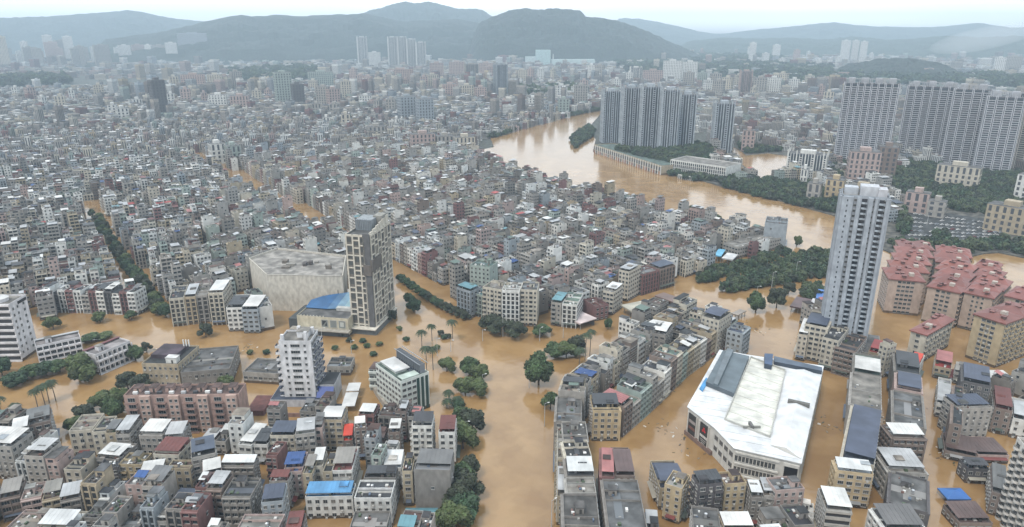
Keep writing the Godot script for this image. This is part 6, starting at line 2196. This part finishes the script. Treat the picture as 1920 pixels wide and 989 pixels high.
func cars() -> void:
	var kinds := []
	var cols := [lin(214, 214, 214), lin(150, 154, 158), lin(40, 42, 46), lin(170, 176, 184), lin(128, 40, 40), lin(222, 222, 220)]
	for c in cols:
		var d := {}
		var body := MB.new()
		var prof := [Vector2(-2.2, 0.35), Vector2(2.2, 0.35), Vector2(2.25, 0.75), Vector2(1.3, 0.95), Vector2(-2.0, 1.0), Vector2(-2.25, 0.7)]
		var cab := MB.new()
		var cp := [Vector2(-1.9, 0.98), Vector2(1.1, 0.94), Vector2(0.5, 1.48), Vector2(-1.3, 1.5)]
		for pr in [[body, prof, c, 0.88], [cab, cp, Color(0.04, 0.045, 0.05), 0.76]]:
			var P: Array = pr[1]
			var hw: float = pr[3]
			for i in P.size():
				var a: Vector2 = P[i]
				var b: Vector2 = P[(i + 1) % P.size()]
				var col: Color = c if (pr[0] == cab and i == 2) else pr[2]
				pr[0].quad(Vector3(a.x, a.y, -hw), Vector3(a.x, a.y, hw), Vector3(b.x, b.y, hw), Vector3(b.x, b.y, -hw), col)
			for i in range(1, P.size() - 1):
				for s in [-1.0, 1.0]:
					var A := Vector3(P[0].x, P[0].y, hw * s)
					var B := Vector3(P[i].x, P[i].y, hw * s)
					var C := Vector3(P[i + 1].x, P[i + 1].y, hw * s)
					if s > 0: pr[0].tri(A, B, C, pr[2])
					else: pr[0].tri(A, C, B, pr[2])
		var bm := mesh_of({"paint": body})
		var cm := mesh_of({"glass": cab})
		var wh := MB.new()
		wh.tube(Transform3D(), Vector3(0, 0, -0.12), Vector3(0, 0, 0.12), 0.33, 0.33, 10, Color(0.02, 0.02, 0.02))
		kinds.append([bm, cm, mesh_of({"paint": wh})])
	var names := ["white", "silver", "black", "grey", "dark red", "bright white"]
	var rows := 7
	var ordr := ["front", "second", "third", "fourth", "fifth", "sixth", "back"]
	var o_words := ["first", "second", "third", "fourth", "fifth", "sixth", "seventh", "eighth", "ninth", "tenth", "eleventh", "twelfth", "thirteenth", "fourteenth", "fifteenth", "sixteenth", "seventeenth", "eighteenth"]
	for r in rows:
		for i in 18:
			if rng.randf() < 0.1:
				continue
			var f := (i + 0.5) / 18.0
			var g := r / 6.0
			var p := at(lerpf(1702, 1882, f), lerpf(lerpf(450, 452, f), lerpf(400, 422, f), g), 1.15)
			var c: int = [0, 0, 5, 5, 5, 0, 1, 1, 3, 4][rng.randi() % 10]
			var o := thing("parked_car", fresh("%s car, %s from the high-rise in the %s row of the crowded car park" % [names[c], o_words[i], ordr[r]]), "car", p, Basis(Vector3.UP, 0.35 + rng.randf_range(-0.15, 0.15)), "cars parked behind the red roofs")
			for j in 2:
				var mi := MeshInstance3D.new()
				mi.mesh = kinds[c][j]
				put(mi, ["body", "cabin"][j], o)
			for w in [Vector3(1.35, 0.33, 0.8), Vector3(1.35, 0.33, -0.8), Vector3(-1.35, 0.33, 0.8), Vector3(-1.35, 0.33, -0.8)]:
				var mi := MeshInstance3D.new()
				mi.mesh = kinds[c][2]
				put(mi, "wheel", o)
				mi.position = w

func towers() -> void:
	# the pale balcony slabs on the east side and the striped group by the river
	for l in [
		"1566 1656 157 309 17 2 | balcony | slab | pale balcony slab tower standing apart, westmost of the eastern slabs",
		"1684 1764 163 298 17 3 | balcony | slab | pale balcony slab tower, first of the stepped eastern wall",
		"1766 1826 168 314 17 4 | balcony | slab | pale balcony slab tower, second of the stepped eastern wall",
		"1826 1884 182 328 18 6 | balcony | slab | pale balcony slab tower, nearest of the stepped eastern wall",
		"1888 1950 176 318 18 -8 | balcony | grey | grey balcony tower half cut by the frame, behind the stepped eastern wall",
		"1126 1158 172 268 20 12 | striped | rib | striped riverside tower at the water's edge, westmost of the group",
		"1162 1194 166 281 20 12 | striped | rib | striped riverside tower, second from the water's edge",
		"1196 1230 164 290 20 12 | striped | rib | striped riverside tower, third from the water's edge",
		"1232 1264 170 298 20 12 | striped | rib | striped riverside tower, fourth from the water's edge",
		"1266 1296 178 292 20 12 | striped | rib | striped riverside tower, eastmost of the close group",
		"1332 1367 195 290 20 12 | striped | rib | striped riverside tower standing apart with a flat white top",
		"1476 1545 290 330 22 -6 | striped | white | wide block of tall white fins on the east bank",
		"1586 1640 285 346 22 8 | slab | pink | brown-pink flats with rounded bays in front of the standing-apart balcony tower",
		"1640 1672 276 340 24 8 | slab | brown | brown flats attached to the rounded pink ones",
		"1756 1828 312 356 18 -8 | slab | cream | cream flats with pale end wall under the stepped eastern wall",
		"1512 1536 345 384 16 -8 | slab | grey | grey flats near the right bank behind the river trees",
		"1546 1578 338 382 16 -8 | slab | tan | tan flats near the right bank behind the river trees",
		"1584 1640 352 395 16 -8 | slab | beige | beige flats hidden behind the high-rise top",
		"1696 1736 362 402 15 -6 | slab | pink | pink-grey flats at the edge of the crowded car park",
		"1738 1768 378 410 14 -6 | slab | grey | grey low flats by the crowded car park's corner",
		"1850 1925 388 440 20 -14 | slab | beige | beige flats with white stair shafts by the east frame edge",
		"1905 1960 330 385 20 -14 | slab | white | white flats at the east frame edge above the grove",
		"1500 1512 318 352 14 -8 | slab | white | slim white flats left of the grey flats near the right bank",
		"1390 1412 245 285 16 0 | slab | pink | pinkish block behind the standing-apart striped tower",
		"672 690 70 124 24 10 | striped | white | hazy white tower pair at the hill foot, taller one",
		"692 714 98 126 24 10 | slab | white | hazy white tower pair at the hill foot, shorter one",
		"729 746 70 125 24 10 | striped | white | hazy white tower at the hill foot, first of four in a row",
		"747 763 70 125 24 10 | striped | white | hazy white tower at the hill foot, second of four in a row",
		"764 780 74 126 24 10 | striped | white | hazy white tower at the hill foot, third of four in a row",
		"781 799 80 127 24 10 | striped | white | hazy white tower at the hill foot, last of four in a row",
		"871 897 121 164 22 15 | striped | grey | grey striped tower in the middle distance with pale sides",
		"927 950 122 188 22 25 | striped | blue | slim dark-blue and white tower alone in the middle distance",
		"519 550 136 203 24 12 | slab | mint | green-netted tower under construction, western one",
		"550 572 158 208 24 12 | slab | dark | dark netted block beside the green-netted tower",
		"291 316 150 228 22 20 | slab | dark | dark glass tower alone in the western town",
		"748 780 182 232 24 20 | slab | blue | broad grey-blue block in the middle distance, west half",
		"782 812 186 236 24 20 | slab | blue | broad grey-blue block in the middle distance, east half",
		"830 858 158 192 20 6 | slab | pink | pale pinkish flats behind the grey striped tower, west one",
		"862 888 160 193 20 6 | slab | cream | pale cream flats behind the grey striped tower, middle one",
		"890 912 164 195 20 6 | slab | pink | pale pinkish flats behind the grey striped tower, east one",
		"728 776 130 166 20 6 | slab | pink | pale pink slab row below the hill-foot towers",
		"806 832 118 146 20 6 | slab | pink | distant pink slab, first of three at the hill foot",
		"842 872 116 146 20 6 | slab | pink | distant pink slab, second of three at the hill foot",
		"898 924 118 148 20 6 | slab | pink | distant pink slab, third of three at the hill foot",
		"1180 1202 127 158 22 8 | striped | white | distant white tower behind the striped riverside group, west one",
		"1204 1242 132 160 22 8 | slab | pink | distant pinkish block behind the striped riverside group",
		"1242 1276 114 152 24 8 | slab | white | distant pale twin slab, west half",
		"1278 1306 116 150 24 8 | slab | white | distant pale twin slab, east half",
		"1384 1406 134 182 24 10 | striped | pink | brown striped tower in the eastern suburb",
		"1410 1434 146 184 24 10 | slab | grey | grey tower beside the brown striped one in the eastern suburb",
		"1436 1460 146 182 24 10 | slab | white | pale tower beside the grey one in the eastern suburb",
		"1280 1300 136 168 22 8 | slab | grey | greenish tower in the eastern suburb, first of three",
		"1306 1324 136 168 22 8 | slab | mint | greenish tower in the eastern suburb, second of three",
		"1330 1350 138 170 22 8 | slab | grey | greenish tower in the eastern suburb, last of three",
		"1403 1415 80 118 24 10 | slab | white | very hazy slim tower far to the east, first of two",
		"1447 1461 84 112 24 10 | slab | white | very hazy slim tower far to the east, second of two",
		"1574 1590 76 116 24 10 | slab | white | very hazy far tower group, first of three",
		"1594 1606 76 116 24 10 | slab | white | very hazy far tower group, second of three",
		"1610 1622 78 117 24 10 | slab | white | very hazy far tower group, last of three",
		"1862 1880 108 138 24 10 | slab | white | hazy tower near the eastern frame edge",
		"1884 1910 106 136 24 10 | slab | grey | hazy tower pair at the eastern frame edge",
		"340 392 62 116 26 -6 | slab | blue | wide hazy slab with a white frame far in the west",
		"398 411 72 104 24 -6 | slab | white | hazy white tower beside the wide framed slab, first",
		"416 431 72 104 24 -6 | slab | white | hazy white tower beside the wide framed slab, second",
		"322 336 70 112 24 -6 | slab | pink | hazy pink tower left of the wide framed slab",
		"88 104 66 116 24 -6 | slab | white | hazy western tower, tallest of the far-left cluster",
		"46 58 78 122 24 -6 | slab | white | hazy western tower, slim one of the far-left cluster",
		"126 142 68 118 24 -6 | slab | white | hazy western tower, right one of the far-left cluster",
		"66 84 96 124 24 -6 | slab | pink | hazy western block, low pink one of the far-left cluster",
		"4 20 68 128 24 -6 | slab | cream | hazy western tower at the frame edge",
		"106 122 90 120 24 -6 | slab | pink | hazy western block between the far-left towers",
		"150 168 88 120 24 -6 | slab | grey | hazy western block, last of the far-left cluster",
		"346 388 140 186 22 -10 | slab | pink | pink-brown flats in the western town, west one",
		"394 420 140 180 22 -10 | slab | cream | cream flats in the western town, middle one",
		"396 428 178 212 22 -10 | slab | white | pale stepped flats in the western town, front one",
		"436 470 180 214 22 -10 | slab | pink | pale pinkish flats in the western town, front right one",
		"580 626 135 172 24 8 | slab | mint | pale greenish block behind the green-netted tower",
		"396 424 270 308 18 14 | slab | white | white hospital-like block with ribbons in the western town",
		"426 452 274 312 18 14 | slab | mint | pale green block joined to the white hospital-like one",
		"674 698 180 204 18 8 | slab | white | small white block in the middle distance",
		"1076 1100 160 205 22 10 | slab | grey | grey tower near the river's far bend",
		"1046 1066 186 218 20 10 | slab | mint | pale green tower near the river's far bend",
		"990 1008 184 214 20 10 | slab | white | white tower on the far river bank",
		"1022 1040 196 222 18 10 | slab | blue | bluish tower on the far river bank",
		"770 816 252 290 18 12 | slab | pink | pinkish flats by the river road, west one",
		"818 850 256 288 18 12 | slab | grey | grey flats by the river road, middle one",
		"852 890 258 292 18 12 | slab | cream | cream flats by the river road, east one",
		"690 722 238 268 18 12 | slab | grey | grey block with dark sides in the middle town",
	]:
		far_tower(l)
	skyline()
	# riverside podiums
	for l in ["1258 300 1362 315 1367 304 | 19 | white | white riverside podium with tall pilasters below the striped towers", "1272 328 1300 333 1303 327 | 5 | white | small white pavilion on the river wall"]:
		var f: PackedStringArray = l.split("|")
		var h := float(f[1])
		var r := traced(f[0], h)
		own(r, 1)
		var o := thing("riverside_podium", fresh(f[3].strip_edges()), "building", r.t.origin, r.t.basis)
		var k := Kit.new()
		k.lod = 1
		shell(k, Transform3D(), r.W, r.D, h, WALL[f[2].strip_edges()], ROOF.pale)
		facade(k, face_of(r.W, r.D, 0), r.W, h, maxi(1, int(h / 4.0)), "piers", WALL.white)
		facade(k, face_of(r.W, r.D, 3), r.D, h, maxi(1, int(h / 4.0)), "piers", WALL.white)
		commit(k, o)
	var sr := traced("1114 272 1240 312 1262 303", 12.0)
	own(sr, 1)
	var so := thing("shop_podium", fresh("long low row of shop fronts along the water under the striped towers"), "building", sr.t.origin, sr.t.basis)
	var sk := Kit.new()
	shell(sk, Transform3D(), sr.W, sr.D, 12.0, WALL.beige, ROOF.green)
	var nb := int(sr.W / 6.5)
	for i in nb:
		var x: float = (i + 0.5) * sr.W / nb - sr.W * 0.5
		var ft := face_of(sr.W, sr.D, 0)
		sk.mb("shop_front#%d" % i, "paint").box(ft, Vector3(x, 1.8, 0.15), Vector3(5.2, 4.4, 0.3), [lin(120, 70, 56), lin(70, 66, 64), lin(150, 110, 80)][i % 3], 2)
		sk.mb("window#%d" % i, "glass").box(ft, Vector3(x, 7.8, 0.1), Vector3(4.2, 5.0, 0.2), Color(0.04, 0.045, 0.05), 2)
		sk.mb("pier#%d" % i, "wall").box(ft, Vector3(x + 3.2, 5.5, 0.5), Vector3(1.3, 13.5, 1.0), WALL.white, 2)
	commit(sk, so)
	var fo := thing("factory", fresh("pale green factory hall and long shed on the foot of the main hill"), "factory", at(1050, 122), Basis())
	var fk := Kit.new()
	fk.mb("tall_hall", "tin").box(Transform3D(), Vector3(-96, 40, 0), Vector3(82, 82, 60), lin(176, 200, 200))
	fk.mb("side_hall", "tin").box(Transform3D(), Vector3(-165, 22, 0), Vector3(60, 46, 60), lin(186, 202, 202))
	fk.mb("long_shed", "tin").box(Transform3D(), Vector3(70, 15, 10), Vector3(240, 32, 60), lin(186, 204, 202))
	fk.mb("stack", "wall").tube(Transform3D(), Vector3(-40, 0, 10), Vector3(-40, 60, 10), 4, 3, 10, lin(190, 190, 186))
	commit(fk, fo)

# bands of mid-rise blocks in the hazy distance
func skyline() -> void:
	var words := ["first", "second", "third", "fourth", "fifth", "sixth", "seventh", "eighth", "ninth", "tenth", "eleventh", "twelfth", "thirteenth", "fourteenth", "fifteenth", "sixteenth", "seventeenth", "eighteenth", "nineteenth", "twentieth"]
	for b in [
		[650, 1000, 158, 176, 20, 22, 34, "pink", "pinkish slab, %s from the west in the band below the hill-foot towers"],
		[8, 330, 116, 126, 16, 24, 46, "grey", "faint hazy tower, %s from the west edge in the far western cluster"],
		[1010, 1190, 148, 196, 12, 18, 34, "white", "pale block, %s from the west in the town behind the river's far bend"],
		[1320, 1560, 165, 205, 14, 18, 40, "cream", "pale mid-rise block, %s from the west in the eastern suburb"],
		[320, 660, 172, 214, 18, 20, 44, "pink", "pale pinkish block, %s from the west in the band about the green-netted tower"],
		[20, 330, 185, 240, 12, 18, 36, "white", "pale mid-rise, %s from the west in the western town"],
		[1400, 1640, 108, 128, 12, 12, 26, "white", "low pale shed-like block, %s from the west in the far eastern valley"],
		[560, 760, 190, 250, 10, 18, 34, "grey", "grey mid-rise, %s from the west in the middle town"],
	]:
		for i in int(b[4]):
			var x: float = lerpf(b[0], b[1], (i + rng.randf_range(0.2, 0.8)) / b[4])
			var yb := rng.randf_range(b[2], b[3])
			var hh := rng.randf_range(b[5], b[6])
			var w := rng.randf_range(0.35, 0.7) * hh
			var p := at(x, yb)
			if not free_at(Vector2(p.x, p.z), Vector2.RIGHT, 12, 10):
				continue
			var wn: String = b[7] if rng.randf() < 0.6 else ["white", "cream", "pink", "grey"][rng.randi() % 4]
			far_tower("%f %f %f %f %f %f | slab | %s | %s" % [x - w * 0.5, x + w * 0.5, yb - hh, yb, rng.randf_range(16, 24), rng.randf_range(-25, 25), wn, b[8] % words[i]])

func cloud_tex() -> ImageTexture:
	var n := FastNoiseLite.new()
	n.seed = 91
	n.frequency = 0.9
	n.fractal_octaves = 5
	var im := Image.create(512, 256, false, Image.FORMAT_RGBA8)
	for y in 256:
		var up := (0.5 - (y + 0.5) / 256.0) * PI
		for x in 512:
			var a := TAU * x / 512.0
			var d := Vector3(cos(up) * cos(a), sin(up) * 2.6, cos(up) * sin(a)) * 2.2
			var v := smoothstep(-0.25, 0.35, n.get_noise_3d(d.x, d.y, d.z))
			im.set_pixel(x, y, Color(1, 1, 1, v * 0.55))
	return ImageTexture.create_from_image(im)

# rubbish drifting in the flood
func debris() -> void:
	var k := Kit.new()
	for q in ["1284 838 12", "1652 786 8", "706 702 9", "356 778 10", "1250 720 9", "1500 640 12", "1762 850 10", "600 690 8", "300 660 10", "470 650 8", "1180 600 7", "1420 620 10", "1766 770 8", "1240 800 10", "890 680 8", "1655 850 6", "1560 800 10"]:
		var n := nums(q)
		var c := at(n[0], n[1], 0.05)
		for i in 16:
			var p := c + Vector3(rng.randfn() * n[2] * 0.35, 0, rng.randfn() * n[2] * 0.5)
			var b := Basis(Vector3.UP, rng.randf() * TAU)
			k.mb("flotsam", "paint").box(Transform3D(b, p), Vector3.ZERO, Vector3(rng.randf_range(0.3, 2.2), 0.14, rng.randf_range(0.2, 0.8)), [lin(98, 84, 66), lin(62, 66, 46), lin(196, 192, 184), lin(120, 110, 96), lin(70, 60, 50)][rng.randi() % 5], 0)
	var root := Node3D.new()
	put(root, "floating_debris")
	tag(root, "scattered planks and rubbish drifting in the brown flood water", "", "", "stuff")
	commit(k, root)
	root.get_child(0).set_meta("kind", "stuff")

func smoke() -> void:
	var f := FogVolume.new()
	f.shape = RenderingServer.FOG_VOLUME_SHAPE_ELLIPSOID
	f.size = Vector3(620, 130, 320)
	var m := FogMaterial.new()
	m.density = 0.0011
	m.albedo = Color(1, 1, 1)
	f.material = m
	put(f, "white_smoke")
	f.position = far_at(1846, 72, 5200)
	f.rotation_degrees = Vector3(0, 0, 12)
	tag(f, "thin white smoke drifting over the far eastern valley", "", "", "stuff")

func _ready() -> void:
	rng.seed = 20260
	var cam := Camera3D.new()
	cam.name = "camera"
	cam.fov = rad_to_deg(2.0 * atan(494.5 / LENS))
	cam.near = 1.0
	cam.far = 40000.0
	cam.position = Vector3(0, EYE, 0)
	cam.rotation_degrees = Vector3(-PITCH, 0, 0)
	add_child(cam)
	cam.current = true
	var env := Environment.new()
	env.background_mode = Environment.BG_SKY
	var sky := Sky.new()
	var sm := ProceduralSkyMaterial.new()
	sm.sky_top_color = Color(0.86, 0.91, 0.95)
	sm.sky_horizon_color = Color(0.94, 0.955, 0.965)
	sm.sky_cover = cloud_tex()
	sm.sky_cover_modulate = Color(0.5, 0.48, 0.47)
	sm.sky_curve = 0.25
	sm.ground_bottom_color = Color(0.5, 0.48, 0.45)
	sm.ground_horizon_color = Color(0.85, 0.87, 0.88)
	sm.sun_angle_max = 1.0
	sky.sky_material = sm
	env.sky = sky
	env.tonemap_mode = Environment.TONE_MAPPER_LINEAR
	env.tonemap_exposure = 1.95
	env.fog_enabled = true
	env.fog_density = 0.00012
	env.fog_light_color = Color(0.835, 0.922, 0.99)
	env.volumetric_fog_enabled = true
	env.volumetric_fog_density = 0.0
	env.sdfgi_enabled = true
	env.ssao_enabled = true
	env.ssil_enabled = true
	var we := WorldEnvironment.new()
	we.name = "environment"
	we.environment = env
	add_child(we)
	var sun := DirectionalLight3D.new()
	sun.name = "sun"
	sun.light_energy = 0.5
	sun.light_angular_distance = 14.0
	sun.light_color = Color(1.0, 0.97, 0.93)
	sun.rotation_degrees = Vector3(-58, -35, 0)
	sun.shadow_enabled = true
	add_child(sun)

	clumps.seed = 77
	clumps.frequency = 1.0 / 700.0
	materials()
	make_windows()
	tree_stock()
	setting()
	towers()
	hotel()
	mall()
	office_tower()
	school_block()
	white_institute()
	market()
	pale_tower()
	red_estate()
	corner_tower()
	low_canopies()
	houses_avenue()
	houses_south()
	houses_east()
	houses_left()
	houses_west()
	houses_faces()
	chains()
	street_rows()

	streets.append([poly("165 380 205 455 240 505 275 552 320 610"), 7.0])
	streets.append([poly("905 640 830 578 750 520 640 440 540 385 430 325 300 260"), 8.0])
	streets.append([poly("1200 560 1260 536 1310 524 1490 474"), 6.0])
	streets.append([poly("1030 612 1160 604 1260 545"), 5.0])
	blocked.append(poly("-400 612 60 604 260 600 330 616 520 628 660 640 760 610 900 612 1030 618 1150 620 1270 545 1320 533 1500 492 1456 448 1300 420 1130 376 1000 342 915 306 895 282 905 264 1128 206 1124 225 1112 284 1235 322 1350 350 1480 382 1580 410 1700 440 1860 474 2010 505 2400 530 2400 1300 -400 1300"))
	blocked.append(poly("1366 268 1384 276 1500 290 1476 318 1412 340"))
	blocked.append(poly("1700 394 1900 412 1900 456 1700 440"))
	blocked.append(poly("1345 346 1420 346 1500 352 1578 372 1580 416 1420 384 1345 364"))
	blocked.append(poly("1660 326 1760 314 1930 326 2000 360 1960 424 1800 400 1690 376"))
	blocked.append(poly("1120 250 1320 250 1320 320 1250 325 1115 290"))
	blocked.append(poly("496 580 530 560 560 560 660 590 660 640 500 632"))
	blocked.append(poly("738 500 762 522 905 604 900 650 740 650"))
	var main_blocked := blocked.duplicate()
	var a1 := (at2(315, 600) - at2(180, 405)).angle() + PI * 0.5
	var a2 := (at2(880, 600) - at2(750, 520)).angle()
	var big := poly("-500 612 330 616 760 610 1150 620 1270 545 1500 480 1440 424 1130 345 930 279 905 262 1128 206 1150 190 1150 150 -700 150")
	fill(poly("-300 616 320 616 430 325 300 240 -500 240"), a1, 1.0, Vector2(0, 1500))
	fill(poly("320 616 520 628 660 640 760 610 900 612 1030 618 1150 620 1270 545 1500 480 1440 424 1300 388 1130 345 1000 312 925 279 905 262 640 240 300 240 430 325"), a2, 1.0, Vector2(0, 1500))
	fill(poly("-800 262 640 262 905 262 1128 206 1150 190 1150 150 -1200 150"), 0.35, 0.86, Vector2(1050, 2700), 1.25)
	fill(poly("1120 300 1580 420 2400 520 2400 150 1150 150 1150 200"), -0.25, 0.5, Vector2(500, 2700), 1.45)
	fill(poly("-2200 150 1150 150 2600 150 2200 98 -1600 98"), 0.2, 0.3, Vector2(2600, 6200), 2.6)
	blocked.clear()
	blocked.append(poly("838 1300 852 985 862 900 866 780 1045 740 1040 1300"))
	top_q = 0.84
	fill(poly("-160 1120 -120 850 60 800 130 852 250 800 440 822 470 840 560 800 690 812 770 800 838 880 826 1120"), 0.12, 1.0, Vector2(0, 400))
	var chain := (at2(1340, 690) - at2(1165, 835)).angle()
	blocked.append(poly("1092 800 1112 800 1112 740 1150 690 1135 690 1092 740"))
	fill(poly("1052 800 1062 730 1118 692 1160 652 1216 606 1330 602 1392 640 1338 686 1260 748 1166 830 1112 830 1106 800"), chain, 1.0, Vector2(0, 600), 1.15)
	fill(poly("1214 1110 1216 1000 1300 1000 1430 950 1500 945 1500 1010 1440 1110"), 0.0, 1.0, Vector2(0, 400), 1.2)
	fill(poly("1060 1250 1055 1010 1215 1010 1215 1250"), 0.0, 1.0, Vector2(0, 400), 1.3)
	fill(poly("1480 600 1500 566 1550 575 1560 600 1520 620"), -0.3, 0.8, Vector2(0, 600))
	fill(poly("1790 745 1930 700 2100 760 2050 830 1880 830"), -0.4, 1.0, Vector2(0, 500))
	blocked = main_blocked
	build_town()
	woods_all()
	pond_trees()
	lamps()
	cars()
	smoke()
	debris()
